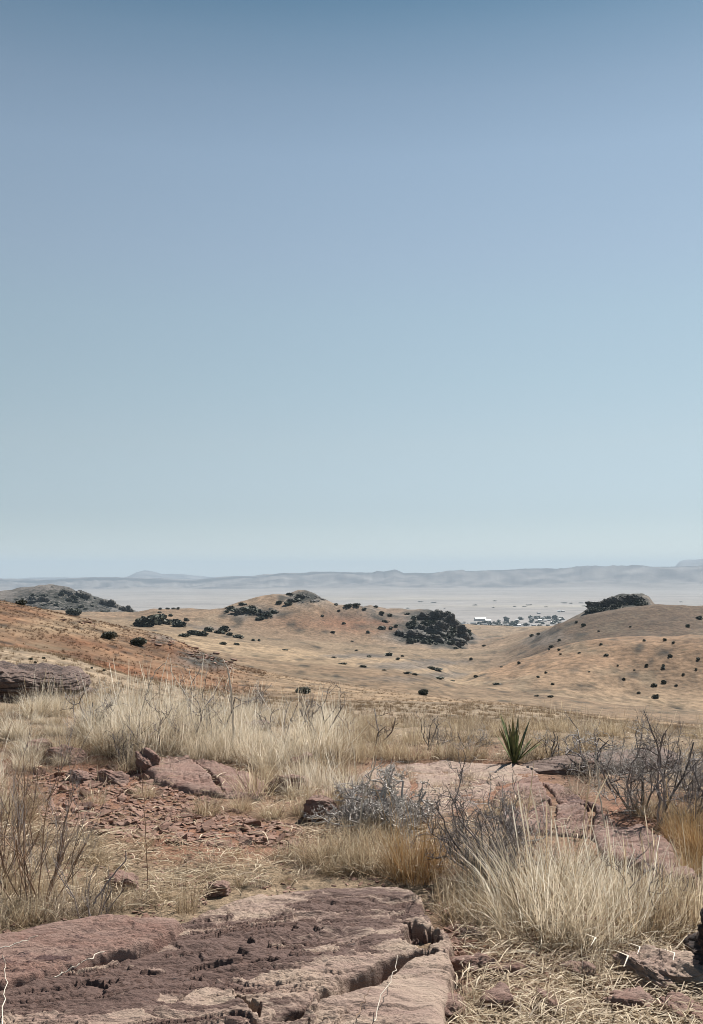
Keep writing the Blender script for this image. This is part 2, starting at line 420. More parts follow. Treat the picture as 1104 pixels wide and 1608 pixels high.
# ------------------------------------------------------------------ the land mesh
def build_land():
    a0, a1 = math.radians(-30), math.radians(30)
    az = np.concatenate([np.linspace(-math.pi, a0, 70)[:-1], np.linspace(a0, a1, 760), np.linspace(a1, math.pi, 70)[1:]])
    rings = np.concatenate([np.exp(np.linspace(math.log(0.6), math.log(2.8), 22)), np.exp(np.linspace(math.log(2.8), math.log(14.0), 250))[1:],
                            np.exp(np.linspace(math.log(14.0), math.log(800.0), 230))[1:], np.exp(np.linspace(math.log(800.0), math.log(37500.0), 190))[1:]])
    nR, nA = len(rings), len(az)
    A, R = np.meshgrid(az, rings)
    X, Y = np.sin(A) * R, np.cos(A) * R
    Z = terrain(X, Y)
    verts = np.c_[X.ravel(), Y.ravel(), Z.ravel()]
    px, py = project(verts[:, 0], verts[:, 1], verts[:, 2])
    D = R.ravel()
    front = (np.abs(A.ravel()) < 1.0)
    px = np.where(front, px, -5000.0)
    x, y = verts[:, 0], verts[:, 1]
    # ---- cover colours (albedo)
    tan = np.array([.255, .184, .124]); pale = np.array([.32, .245, .168]); red = np.array([.162, .074, .038]); soil = np.array([.24, .12, .078])
    straw = np.array([.26, .19, .125]); dark = np.array([.026, .026, .021]); grey = np.array([.22, .19, .165])
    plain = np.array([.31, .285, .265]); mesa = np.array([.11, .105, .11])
    def lerp(c, d, w): return c * (1 - w[:, None]) + d * w[:, None]
    def blob(cx, cy, rx, ry): return np.exp(-(((px - cx) / rx) ** 2 + ((py - cy) / ry) ** 2))
    def lod(frac, seed):
        s = np.zeros(len(D)); wt_ = np.zeros(len(D))
        for o in range(-4, 14):
            lam = 2.0 ** o
            w = np.clip(1 - np.abs(np.log2(lam / (D * frac))) / 1.6, 0, 1)
            sel = w > 0
            if sel.any():
                s[sel] += w[sel] * vnoise(x[sel] / lam + o * 3.7, y[sel] / lam - o * 1.9, seed + o); wt_[sel] += w[sel] ** 2
        return s / np.sqrt(np.maximum(wt_, 1e-6)) * .75
    n1 = lod(.12, 11)
    n2 = lod(.02, 51)
    n3 = np.exp(-(lod(.07, 81) / .055) ** 2)
    n4 = lod(.045, 101)
    c = np.tile(tan, (len(D), 1))
    c = lerp(c, pale, np.clip(.35 + n1 * .9, 0, 1) * .6)
    # near ground: straw coloured with red bare soil
    near = 1 - sstep(12, 16, D)
    c = lerp(c, straw, near)
    rs = np.maximum.reduce([blob(180, 1240, 230, 80), blob(40, 1200, 130, 40), blob(330, 1310, 200, 50), blob(640, 1250, 380, 60), blob(880, 1500, 260, 90), blob(1000, 1290, 150, 60)])
    c = lerp(c, soil, near * np.clip(rs * 1.5 + n1 * .8 - .25, 0, .95))
    # pale slope, brown hill
    c = lerp(c, pale, sstep(14, 20, D) * (1 - sstep(62, 75, D)) * .45)
    hb = sstep(75, 85, D) * (1 - sstep(150, 180, D))
    c = lerp(c, red, hb * (1 - sstep(330, 460, px)) * np.clip(.62 + n1 * .8 + n2 * .3 - .9 * blob(100, 985, 130, 14), 0, 1))
    # reddish flanks farther off
    hr = sstep(330, 400, D) * (1 - sstep(470, 510, D)) * sstep(700, 800, px)
    c = lerp(c, np.array([.235, .148, .092]), hr * .75)
    he = sstep(505, 545, D) * (1 - sstep(720, 790, D)) * sstep(760, 860, px)
    c = lerp(c, np.array([.132, .092, .064]), he * .85)
    hm = sstep(820, 870, D) * (1 - sstep(1100, 1200, D))
    c = lerp(c, np.array([.22, .12, .075]), hm * np.clip(blob(540, 985, 120, 22) * 1.3 + n1 * .4, 0, .9))
    c = c * (1 - (.30 * n3 * np.clip(n1 * 2 + .6, 0, 1) * sstep(60, 120, D) * (1 - sstep(1500, 2500, D))))[:, None]
    c = lerp(c, np.array([.17, .145, .105]), np.clip(n4 * 1.6 - .25, 0, .5) * sstep(170, 260, D) * (1 - sstep(1500, 2500, D)))
    # valley floor pale, with scrub washes
    val = sstep(300, 340, D) * (1 - sstep(760, 800, D)) * (1 - sstep(700, 800, px))
    c = lerp(c, np.array([.33, .25, .165]), val * .6)
    wash = np.maximum.reduce([blob(640, 1045, 70, 7), blob(690, 1040, 50, 6), blob(560, 1030, 60, 4), blob(700, 1060, 40, 6), blob(600, 1068, 90, 5), blob(350, 985, 50, 5)])
    c = lerp(c, grey * .75, sstep(200, 260, D) * (1 - sstep(790, 850, D)) * np.clip(wash * 1.9 + n2 * 1.2 - .4, 0, .9))
    # slope shading painted into the cover, fold by fold, so crests stand out
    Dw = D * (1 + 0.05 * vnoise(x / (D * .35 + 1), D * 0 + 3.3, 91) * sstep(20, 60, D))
    fold_shade = np.ones((len(D), 3))
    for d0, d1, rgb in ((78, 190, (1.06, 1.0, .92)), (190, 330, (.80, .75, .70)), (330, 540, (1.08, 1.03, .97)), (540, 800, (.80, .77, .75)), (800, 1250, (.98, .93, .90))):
        fold_shade[(Dw >= d0) & (Dw < d1)] = rgb
    c = c * fold_shade
    # rock and scrub on the crags
    cm = crag_mask(px, py, D) * (py < 1100)
    crag_att = np.clip(cm, 0, 1)
    c = lerp(c, grey * .8, np.clip(cm * 1.6 + n2 * .5, 0, 1) * (cm > .08))
    c = lerp(c, dark, np.clip(cm * 2.0 + n2 * 2.6 - .7, 0, .85))
    ll = sstep(1300, 1400, D) * (1 - sstep(2300, 2500, D))
    c = lerp(c, np.array([.20, .18, .165]), ll * .8 * (px < 300))
    c = lerp(c, dark, ll * (px < 300) * np.clip(n2 * 3 + n1 * 1.2 - .3, 0, .6))
    # plain
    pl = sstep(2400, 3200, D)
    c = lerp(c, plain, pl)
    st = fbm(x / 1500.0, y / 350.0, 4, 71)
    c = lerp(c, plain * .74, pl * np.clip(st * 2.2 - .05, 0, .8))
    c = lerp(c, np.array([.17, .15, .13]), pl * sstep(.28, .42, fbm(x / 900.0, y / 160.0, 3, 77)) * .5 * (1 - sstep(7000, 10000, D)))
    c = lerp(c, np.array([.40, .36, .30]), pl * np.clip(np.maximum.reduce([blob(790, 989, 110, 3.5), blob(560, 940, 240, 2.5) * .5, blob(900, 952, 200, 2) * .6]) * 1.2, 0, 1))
    # mesas: cliff band and flanks
    mm = sstep(12800, 14000, D)
    c = lerp(c, mesa, mm * np.clip(.6 + n2, 0, 1))
    c = lerp(c, mesa * .5, sstep(16200, 16700, D) * (1 - sstep(17400, 17800, D)) * .9)
    idx = np.arange(nR * nA).reshape(nR, nA)
    q = np.stack([idx[:-1, :-1], idx[:-1, 1:], idx[1:, 1:], idx[1:, :-1]], -1)
    def Dof(n): return LD[LN.index(n)]
    cuts = [(0, 'ground', Dof('v1') * .8, LAND_NEAR), (0, 'grassy_slope', Dof('v2') * .93, LAND_SLOPE), (0, 'brown_hill', Dof('v3'), LAND_HILL), (0, 'tan_hill', Dof('v4'), LAND_HILL),
            (0, 'valley_hillside', Dof('v5'), LAND_HILL), (0, 'rounded_hill', Dof('v6'), LAND_HILL), (0, 'rocky_hill', Dof('v7'), LAND_HILL), (0, 'dark_hill', Dof('v8'), LAND_HILL),
            (0, 'desert_plain', 13600.0, LAND_FAR), (0, 'mesa_terrain', Dof('vm'), LAND_FAR), (0, 'distant_butte_terrain', 1e9, LAND_FAR)]
    lo = 0
    for _, nm, dmax, mat in cuts:
        hi = min(int(np.searchsorted(rings, dmax)), nR - 1)
        if hi <= lo: continue
        used = slice(lo * nA, (hi + 1) * nA)
        f = q[lo:hi].reshape(-1, 4) - lo * nA
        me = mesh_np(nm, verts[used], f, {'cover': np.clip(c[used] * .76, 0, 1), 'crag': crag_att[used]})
        link(nm, me, mat, kind='structure')
        lo = hi
build_land()

# ------------------------------------------------------------------ haze: one closed box of thin air
def build_haze():
    import bmesh
    bm = bmesh.new()
    bmesh.ops.create_cube(bm, size=1.0)
    me = bpy.data.meshes.new('haze'); bm.to_mesh(me); bm.free()
    m, nt, out = new_mat('haze_air')
    v = N(nt, 'ShaderNodeVolumePrincipled')
    v.inputs['Color'].default_value = (0.59, 0.735, 0.875, 1)
    v.inputs['Density'].default_value = HAZE
    v.inputs['Anisotropy'].default_value = 0.0
    nt.links.new(v.outputs[0], out.inputs['Volume'])
    o = link('haze', me, m, kind='stuff')
    o.scale = (78000, 78000, 700)
    o.location = (0, 0, 110)
HAZE = 4.2e-5
build_haze()

# ------------------------------------------------------------------ rock
def mat_rock(name, base, dark, light, sc=1.0, bump=0.5):
    """sandstone: base colour with paler worn faces; attribute varnish = dark desert varnish"""
    m, nt, out = new_mat(name)
    tc = N(nt, 'ShaderNodeTexCoord')
    mp = N(nt, 'ShaderNodeMapping'); mp.inputs['Scale'].default_value = (sc, sc * 2.6, sc * 3.0)
    nt.links.new(tc.outputs['Object'], mp.inputs['Vector'])
    v = mp.outputs[0]
    va = N(nt, 'ShaderNodeAttribute', attribute_name='varnish')
    n1 = noise(nt, 2.3, 6, 0.62, v, 0.4)
    n2 = noise(nt, 11.0, 6, 0.65, v, 0.8)
    n3 = noise(nt, 70.0, 4, 0.7, v)
    col = mixc(nt, ramp(nt, n1, [(0.35, 0.0), (0.65, 1.0)]), base, light)
    k = math_n(nt, 'ADD', va.outputs['Fac'], math_n(nt, 'MULTIPLY', math_n(nt, 'SUBTRACT', n2, 0.5), 1.9))
    k = math_n(nt, 'ADD', k, math_n(nt, 'MULTIPLY', math_n(nt, 'SUBTRACT', n3, 0.5), 0.7))
    col = mixc(nt, ramp(nt, k, [(0.30, 0.0), (0.62, 1.0)]), col, dark)
    lich = ramp(nt, noise(nt, 16.0, 5, 0.7, v, 1.2), [(0.62, 0.0), (0.70, 1.0)])
    col = mixc(nt, math_n(nt, 'MULTIPLY', lich, 0.55), col, (0.085, 0.075, 0.07))
    spk = ramp(nt, noise(nt, 150.0, 2, 0.6, v), [(0.25, 0.72), (0.5, 1.0), (0.75, 1.22)])
    col = mixc(nt, 1.0, col, spk, 'MULTIPLY')
    b = N(nt, 'ShaderNodeBump'); b.inputs['Strength'].default_value = bump; b.inputs['Distance'].default_value = 0.012
    h = math_n(nt, 'ADD', math_n(nt, 'MULTIPLY', n2, 1.6), math_n(nt, 'MULTIPLY', n3, 0.45))
    nt.links.new(h, b.inputs['Height'])
    p = N(nt, 'ShaderNodeBsdfPrincipled'); p.inputs['Roughness'].default_value = 0.85
    p.inputs['Specular IOR Level'].default_value = 0.3
    nt.links.new(col, p.inputs['Base Color']); nt.links.new(b.outputs[0], p.inputs['Normal'])
    nt.links.new(p.outputs[0], out.inputs['Surface'])
    return m
R_SLAB = mat_rock('sandstone_slab', (0.244, 0.164, 0.134), (0.108, 0.066, 0.054), (0.345, 0.262, 0.200), 1.0, 0.9)
R_RED = mat_rock('red_sandstone', (0.202, 0.113, 0.088), (0.084, 0.046, 0.042), (0.260, 0.176, 0.143), 1.3, 1.0)
R_DARK = mat_rock('dark_weathered_rock', (0.125, 0.080, 0.066), (0.040, 0.029, 0.027), (0.205, 0.145, 0.118), 1.2, 1.0)
R_CHIP = mat_rock('red_rock_chip', (0.218, 0.113, 0.080), (0.101, 0.050, 0.038), (0.277, 0.181, 0.139), 3.0, 0.5)

def plane_pt(px, py, z):
    x, y, dz = pdir(px, py)
    t = (z - CZ) / dz
    return x * t, y * t

def poly_sd(x, y, poly):
    """signed distance to a polygon in plan, positive inside"""
    best = np.full(x.shape, 1e9); ins = np.zeros(x.shape, bool)
    n = len(poly)
    for i in range(n):
        ax, ay = poly[i]; bx, by = poly[(i + 1) % n]
        ex, ey = bx - ax, by - ay
        t = np.clip(((x - ax) * ex + (y - ay) * ey) / (ex * ex + ey * ey + 1e-12), 0, 1)
        d = np.hypot(x - ax - ex * t, y - ay - ey * t)
        best = np.minimum(best, d)
        c = ((ay > y) != (by > y)) & (x < (bx - ax) * (y - ay) / (by - ay + 1e-12) + ax)
        ins ^= c
    return np.where(ins, best, -best)

def line_d(x, y, pts):
    best = np.full(x.shape, 1e9); tt = np.zeros(x.shape); side = np.zeros(x.shape)
    n = len(pts) - 1
    for i in range(n):
        ax, ay = pts[i]; bx, by = pts[i + 1]
        ex, ey = bx - ax, by - ay
        t = np.clip(((x - ax) * ex + (y - ay) * ey) / (ex * ex + ey * ey + 1e-12), 0, 1)
        d = np.hypot(x - ax - ex * t, y - ay - ey * t)
        s = np.sign(ex * (y - ay) - ey * (x - ax))
        m = d < best
        best = np.where(m, d, best); tt = np.where(m, (i + t) / n, tt); side = np.where(m, s, side)
    return best, tt, side

ROCKS = []   # (height function) for grass and litter to stand on
LEVEL = [0]
def flakes(X, Y, seed, step, scale, ang=0.25):
    """thin layers peeling off: terraces along the bedding"""
    u = X * math.cos(ang) + Y * math.sin(ang); v = -X * math.sin(ang) + Y * math.cos(ang)
    f = fbm(u / (scale * 3.2), v / (scale * 1.1), 3, seed, 0.42) * 0.5 + 0.5 + .012 * fbm(u / .09, v / .05, 2, seed + 3)
    q = f * 9 + v / scale * .35
    fr = q - np.floor(q)
    lv = np.floor(q) + (fr > .9)
    LEVEL[0] = _hash(lv, lv * 0, seed + 77) - .5
    return (sstep(0.84, 0.95, fr) - fr) * step

def slab(name, poly_px, ztop, thick, mat, label, seed, box, step=2.0, tilt=(0, 0), varn=(), cracks=(), flake=0.008, fscale=0.16, edge=0.085, bev=0.03, pits=(), cat='rock', under=0.25, ghost=0.02, eject=None):
    """a slab of bedrock: high-resolution relief inside an uneven outline, with broken side faces"""
    x0, y0, x1, y1 = box
    us = np.arange(x0, x1 + step, step); vs = np.arange(y0, y1 + step, step * .62)
    U, V = np.meshgrid(us, vs)
    X, Y = plane_pt(U, V, ztop)
    poly = [plane_pt(a, b, ztop) for a, b in poly_px]
    wx = X + .04 * vnoise(X / .2, Y / .2, seed) + .006 * vnoise(X / .06, Y / .06, seed + 1)
    wy = Y + .04 * vnoise(X / .2 + 9, Y / .2, seed + 2) + .006 * vnoise(X / .06, Y / .06 + 7, seed + 3)
    sd = poly_sd(wx, wy, poly)
    cx = np.mean([p[0] for p in poly]); cy = np.mean([p[1] for p in poly])
    Z = ztop + tilt[0] * (X - cx) + tilt[1] * (Y - cy)
    fl_w = np.clip(.25 + 1.1 * (fbm(X / .7, Y / .5, 3, seed + 40) + .3), .08, 1)
    Z = Z + fbm(X / .6, Y / .4, 4, seed + 5) * .030 + flakes(X, Y, seed + 9, flake, fscale) * fl_w
    lev = LEVEL[0]
    Z = Z + flakes(X, Y, seed + 70, flake * .34, .055, .12) * np.clip(.5 + 1.6 * fbm(X / .35, Y / .25, 3, seed + 71), 0, 1)
    Z = Z + flakes(X, Y, seed + 60, flake * .45, fscale * .4, .1) * np.clip(fl_w * 1.2 - .2, 0, 1)
    Z = Z + fbm(X / .05, Y / .035, 4, seed + 13) * .0035
    for pts, wid, dep in cracks:
        cw = [plane_pt(a, b, ztop) for a, b in pts]
        jx = X + .022 * vnoise(X / .16, Y / .16, seed + 20); jy = Y + .022 * vnoise(X / .16 + 4, Y / .16, seed + 21)
        d, t, sde = line_d(jx, jy, cw)
        w = wid * (.35 + .9 * np.sin(np.pi * np.clip(t, .03, .97)) ** .7) * (1 + .4 * vnoise(X / .2, Y / .2, seed + 22))
        Z = Z - dep * (1 - sstep(w * .45, w * 1.15, d))
        Z = Z - sde * .010 * (1 - sstep(w, w + .10, d)) * (d > w * .3)
    for a, b, rx, ry, dep in pits:
        q = ((U - a) / rx) ** 2 + ((V - b) / ry) ** 2
        q = q + .9 * fbm(X / .09, Y / .05, 3, seed + 30)
        g = 1 - sstep(.35, .95, q)
        Z = Z - dep * g + g * flakes(X, Y, seed + 31, .045, .09)
    r = sstep(-edge * .35, edge * .35, sd)
    Z = Z - bev * (1 - sstep(0, .11, sd)) ** 2
    side = (1 - r)
    Z = Z - thick * side
    va = np.zeros(X.shape)
    for a, b, rx, ry, s in varn:
        va = va + s * np.exp(-(((U - a) / rx) ** 2 + ((V - b) / ry) ** 2) ** 1.3)
    va = va + lev * .9
    va = va + .18 * side
    keep = sd > -edge * .6
    if eject is not None: keep &= ~eject(X, Y)
    q = np.arange(X.size).reshape(X.shape)
    F = np.stack([q[1:, :-1], q[1:, 1:], q[:-1, 1:], q[:-1, :-1]], -1)
    kf = keep[1:, :-1] | keep[1:, 1:] | keep[:-1, 1:] | keep[:-1, :-1]
    F = F[kf]
    usedv = np.unique(F); mp = np.full(X.size, -1); mp[usedv] = np.arange(len(usedv)); F = mp[F]
    V3 = np.c_[X.ravel(), Y.ravel(), Z.ravel()][usedv]
    o0 = np.array([cx, cy, ztop])
    me = mesh_np(name, V3 - o0, F, {'varnish': va.ravel()[usedv]})
    o = link(name, me, mat, loc=tuple(o0), label=label, cat=cat)
    ROCKS.append((poly, ztop, tilt, (cx, cy)))
    return o

def rock(name, px, py, w, d, h, mat, label, seed, n=26, rz=0.0, p=3.2, rough=.09, strata=.05, nstr=5, sink=.3, cat='rock', group=None, tilt=(0, 0), var=.3, at=None, cuts=3):
    """a block of rock: rounded box cut by planes, layered and rough, bedded in the ground; w, d, h in metres"""
    g = np.linspace(-1, 1, n)
    A, B = np.meshgrid(g, g)
    A = A.ravel(); B = B.ravel(); O = np.ones_like(A)
    P = []; Fs = []
    idx = np.arange(n * n).reshape(n, n)
    q = np.stack([idx[:-1, :-1], idx[:-1, 1:], idx[1:, 1:], idx[1:, :-1]], -1).reshape(-1, 4)
    for k, (a, b, c) in enumerate([(A, B, O), (-A, B, -O), (A, -O, B), (-A, O, B), (O, A, B), (-O, -A, B)]):
        P.append(np.c_[a, b, c]); Fs.append(q + k * n * n)
    P = np.concatenate(P); F = np.concatenate(Fs)
    key = np.round(P * 1e5).astype(np.int64)
    _, first, inv = np.unique(key, axis=0, return_index=True, return_inverse=True)
    inv = inv.ravel()
    P = P[first]; F = inv[F]
    r = (np.abs(P) ** p).sum(1) ** (1 / p)
    P = P / r[:, None]
    rs = np.random.RandomState(seed)
    for _ in range(cuts):
        v = rs.normal(size=3); v[2] = abs(v[2]) * .6; v /= np.linalg.norm(v)
        dd = rs.uniform(.62, .85)
        e = np.maximum(P @ v - dd, 0)
        P = P - e[:, None] * v * .92
    sc = np.array([w / 2, d / 2, h / 2])
    Q = P * sc
    m = min(w, d, h)
    nrm = P / np.linalg.norm(P, axis=1)[:, None]
    dis = noise3(Q / (m * .9) + seed, seed) * rough * m * 1.3 + noise3(Q / (m * .28) + seed, seed + 3) * rough * m * .5 + noise3(Q / (m * .09), seed + 4) * rough * m * .30 + noise3(Q / (m * .035), seed + 6) * rough * m * .12
    zz = (P[:, 2] + .12 * noise3(Q / (m * 1.2), seed + 7)) * nstr
    fr = zz - np.floor(zz)
    lay = (_hash(np.floor(zz), np.floor(zz) * 0, seed) - .5) * 1.4 - (1 - sstep(0, .16, fr)) * .9
    hor = nrm.copy(); hor[:, 2] = 0
    Q = Q + nrm * dis[:, None] + hor * (lay * strata * m)[:, None]
    Q[:, 2] += tilt[0] * Q[:, 0] + tilt[1] * Q[:, 1]
    me = mesh_np(name, Q, F, {'varnish': np.full(len(Q), var) + .25 * noise3(Q / (m * 1.5), seed + 2)})
    loc = at if at is not None else hit(px, py)
    o = link(name, me, mat, loc=(loc[0], loc[1], loc[2] + h * (.5 - sink)), rz=rz, label=label, cat=cat, group=group)
    ROCKS.append(([(loc[0] + math.cos(a) * w * .42, loc[1] + math.sin(a) * d * .42) for a in np.linspace(0, 6.283, 10)[:-1]], loc[2] + h * (.9 - sink), (0, 0), (loc[0], loc[1])))
    return o

# --- foreground slabs
RED_POLY = [(-260, 1500), (-100, 1478), (0, 1458), (100, 1440), (200, 1430), (262, 1432), (288, 1444), (282, 1456), (240, 1468), (190, 1482), (120, 1502), (60, 1524), (0, 1534), (-120, 1550), (-260, 1580)]
MAIN_POLY = [(262, 1446), (300, 1430), (345, 1408), (400, 1396), (500, 1382), (560, 1380), (640, 1380), (662, 1392), (682, 1418), (706, 1448), (712, 1480), (720, 1520), (716, 1580), (700, 1660), (690, 1760), (-330, 1760), (-330, 1560), (-120, 1520), (0, 1500), (120, 1480), (200, 1466)]
slab('rock_slab', MAIN_POLY, .10, .22, R_SLAB, 'large flat sandstone slab with purple varnish and a long open crack', 11, (-260, 1368, 745, 1690), step=1.7,
     varn=[(560, 1400, 130, 26, .8), (480, 1450, 190, 40, .8), (330, 1500, 210, 46, .7), (120, 1560, 240, 55, .7), (590, 1440, 80, 25, .4), (640, 1590, 50, 20, .4), (350, 1415, 120, 20, -.5), (530, 1535, 110, 24, -.7), (620, 1540, 100, 60, -.5)],
     cracks=[([(498, 1574), (520, 1560), (560, 1538), (600, 1518), (640, 1502), (684, 1484)], .055, .2), ([(376, 1560), (390, 1575), (402, 1592)], .03, .12),
             ([(402, 1610), (440, 1600), (470, 1588), (498, 1574)], .03, .1), ([(262, 1584), (300, 1560), (322, 1548)], .018, .05),
             ([(380, 1504), (420, 1506), (452, 1498)], .014, .03), ([(520, 1452), (560, 1446), (585, 1456)], .012, .03), ([(560, 1420), (620, 1412), (660, 1430)], .012, .03), ([(330, 1540), (360, 1528), (400, 1522)], .008, .03)],
     pits=[(662, 1458, 34, 24, .13)], flake=.026, fscale=.20, tilt=(-.01, -.012))
slab('rock_slab', RED_POLY, .150, .11, R_RED, 'reddish sandstone slab lying over the edge of the large varnished slab', 23, (-260, 1415, 310, 1600), step=1.7,
     varn=[(150, 1460, 180, 26, .3), (40, 1500, 140, 30, .4)], cracks=[([(60, 1470), (110, 1462), (170, 1452)], .006, .015), ([(150, 1448), (200, 1446), (240, 1456)], .005, .012)],
     flake=.012, fscale=.15, tilt=(0, -.01), edge=.075, bev=.012)

# --- bedrock and blocks further up the slope
rock('boulder', 42, 1112, 2.2, 2.3, .60, R_DARK, 'big dark layered boulder with a flat top behind the pale grass', 31, n=90, p=4.2, rough=.12, strata=.10, nstr=6, sink=.24, tilt=(-.03, -.05), var=.35, rz=.12, at=Vector((-4.62, 12.6, land(-4.62, 12.6))), cuts=2)
def ledge(poly, dz, thick, mat, label, seed, **k):
    cx = sum(p[0] for p in poly) / len(poly); cy = sum(p[1] for p in poly) / len(poly)
    h = hit(cx, cy, 3, 20)
    xs = [p[0] for p in poly]; ys = [p[1] for p in poly]
    a = h; b = hit(cx, min(ys) + 4, 3, 20)
    kw = dict(step=1.6, flake=.03, fscale=.24, edge=.10, bev=.03)
    kw.update(k)
    return slab('rock_slab', poly, h.z + dz, thick, mat, label, seed, (min(xs) - 14, min(ys) - 8, max(xs) + 14, max(ys) + 12), **kw)
ledge([(222, 1200), (240, 1190), (262, 1188), (330, 1190), (380, 1200), (415, 1214), (432, 1230), (420, 1241), (360, 1240), (300, 1236), (262, 1224), (235, 1214)], .06, .12, R_RED, 'pinkish flat slab in front of the pale grass clump', 37, varn=[(320, 1210, 120, 20, .05)], cracks=[([(300, 1192), (330, 1210), (352, 1236)], .02, .05)], tilt=(-.05, .02))
ledge([(462, 1266), (484, 1242), (540, 1216), (600, 1198), (700, 1192), (800, 1195), (862, 1201), (850, 1216), (790, 1232), (765, 1258), (700, 1276), (600, 1282), (520, 1290), (472, 1282)], .02, .10, R_SLAB, 'wide pale bedrock sheet beneath the grey thorny shrub', 41, varn=[(560, 1225, 80, 14, .3), (800, 1205, 60, 8, .3), (700, 1240, 70, 10, -.3)], cracks=[([(500, 1250), (600, 1240), (700, 1236), (780, 1225)], .03, .07), ([(620, 1200), (650, 1225), (640, 1262)], .02, .06)], step=1.5)
ledge([(772, 1246), (800, 1222), (838, 1212), (900, 1232), (950, 1260), (978, 1286), (955, 1302), (890, 1304), (820, 1300), (780, 1280)], .05, .12, R_RED, 'broken pinkish bedrock ledge between yucca and bare shrub', 43, varn=[(930, 1250, 60, 14, .25), (850, 1240, 40, 10, -.2)], cracks=[([(800, 1262), (850, 1256), (910, 1262), (960, 1276)], .035, .10), ([(846, 1216), (870, 1250), (868, 1300)], .025, .08), ([(900, 1235), (930, 1262), (925, 1300)], .02, .07)], flake=.045)
ledge([(925, 1300), (960, 1290), (1004, 1286), (1022, 1292), (1060, 1320), (1080, 1346), (1060, 1364), (1000, 1356), (945, 1340)], .06, .14, R_RED, 'smooth pink rock slab beside the golden grass', 47, varn=[(1000, 1315, 60, 20, -.1)], cracks=[([(950, 1325), (1000, 1322), (1050, 1335)], .02, .05)], flake=.02)
rock('rock_slab', 236, 1212, .20, .24, .20, R_RED, 'upright pointed red rock at the end of the pinkish flat slab', 38, n=30, p=3, rough=.14, strata=.07, nstr=5, sink=.2, tilt=(-.4, .1), var=.1, rz=.4)
rock('rock_slab', 940, 1200, 1.3, .7, .16, R_DARK, 'purplish weathered ledge behind the bare shrub', 44, n=50, p=4, rough=.10, strata=.06, nstr=6, sink=.4, tilt=(.05, .03), var=.2, rz=.1)
rock('boulder', 1035, 1535, .44, .36, .17, R_SLAB, 'pale grey pitted boulder bedded in straw', 53, n=60, p=3.6, rough=.2, strata=.10, nstr=4, sink=.48, tilt=(-.1, .0), var=-.1, rz=.2)
rock('boulder', 1140, 1530, .30, .40, .30, R_DARK, 'dark boulder with a shaded hollow facing the pale one', 59, n=40, p=3.2, rough=.16, strata=.12, nstr=4, sink=.2, var=.6, rz=-.2)
rock('rock', 935, 1196 + 14, .3, .25, .13, R_RED, 'squat red block in front of the pale tussocks', 61, n=24)
for k, (px, py, w, lab) in enumerate([(470, 1207, .30, 'rounded red rock below the pale tussocks'), (455, 1240, .34, 'pink blocky rock next to the shaded tussock'),
        (400, 1146, .34, 'dark rock half hidden in tall pale grass'), (560, 1262, .42, 'low pink rock at the edge of the grey shrub'), (510, 1282, .36, 'thin pink ledge shading a small grass tuft'),
        (60, 1182, .30, 'dark red ledge above the bare soil'), (105, 1192, .34, 'pale flat rock in the shade of the red ledge'),
        (178, 1228, .26, 'bright orange red block on the bare soil'), (130, 1225, .22, 'tilted red flake standing on the bare soil'), (195, 1395, .2, 'dark knobby stone among fallen straw'),
        (340, 1402, .18, 'dark stone in straw behind the large slab'), (748, 1472, .17, 'small pale stone beside the large slab'), (742, 1530, .26, 'red broken block against the large slab'),
        (800, 1535, .24, 'dark red angular stone in the straw'), (690, 1596, .22, 'rust coloured rock under the slab edge'), (905, 1540, .2, 'flat reddish stone poking out of straw'),
        (770, 1590, .22, 'purple stone in the straw near the frame edge'), (860, 1585, .18, 'small tilted red stone deep in straw'), (920, 1465, .26, 'brown rounded stone at the foot of the tall grass'),
        (1050, 1390, .3, 'rough pink rock end among dry stems'), (1085, 1602, .28, 'red slab corner poking from under the straw'), (980, 1595, .25, 'pinkish slab corner in the straw by the pitted boulder')]):
    mt = R_DARK if ('half hidden' in lab) else (R_RED if ('red' in lab or 'purple' in lab or 'dark' in lab or 'rust' in lab or 'pink' in lab or 'brown' in lab or 'orange' in lab) else R_SLAB)
    rr = random.Random(k + 500)
    w *= .8 if py > 1400 else .9
    rock('rock', px, py, w, w * rr.uniform(.7, 1.0), w * rr.uniform(.4, .6), mt, lab, 70 + k, n=22, p=rr.uniform(2.8, 4.2), rough=.15, strata=.1, nstr=4, sink=.32, rz=rr.uniform(-.6, .6), tilt=(rr.uniform(-.25, .25), rr.uniform(-.2, .2)), var=.1, cuts=4)

# --- loose chips on the bare soil
def chip_mesh(seed, n=11):
    import bmesh
    r = random.Random(seed)
    bm = bmesh.new()
    for _ in range(n):
        a = r.uniform(0, 6.283); q = r.uniform(.6, 1)
        bm.verts.new((math.cos(a) * q * .5, math.sin(a) * q * .36, r.uniform(-.12, .14)))
    bmesh.ops.convex_hull(bm, input=bm.verts)
    bmesh.ops.delete(bm, geom=[v for v in bm.verts if not v.link_faces], context='VERTS')
    bmesh.ops.triangulate(bm, faces=bm.faces)
    me = bpy.data.meshes.new('stone_chip'); bm.to_mesh(me); bm.free()
    a = me.attributes.new('varnish', 'FLOAT', 'POINT')
    v = r.choice([-.3, -.1, .1, .3])
    for d in a.data: d.value = v
    me.materials.append(R_CHIP)
    return me
CHIPS = [chip_mesh(s) for s in range(12)]
def in_poly(px, py, poly):
    c = False; n = len(poly)
    for i in range(n):
        x1, y1 = poly[i]; x2, y2 = poly[(i + 1) % n]
        if (y1 > py) != (y2 > py) and px < (x2 - x1) * (py - y1) / (y2 - y1) + x1: c = not c
    return c
CHIP_AREA = [(60, 1215), (190, 1205), (250, 1225), (330, 1252), (400, 1285), (470, 1295), (470, 1330), (380, 1335), (300, 1330), (240, 1318), (150, 1310), (80, 1290), (30, 1250)]
cr = random.Random(99)
placed = 0
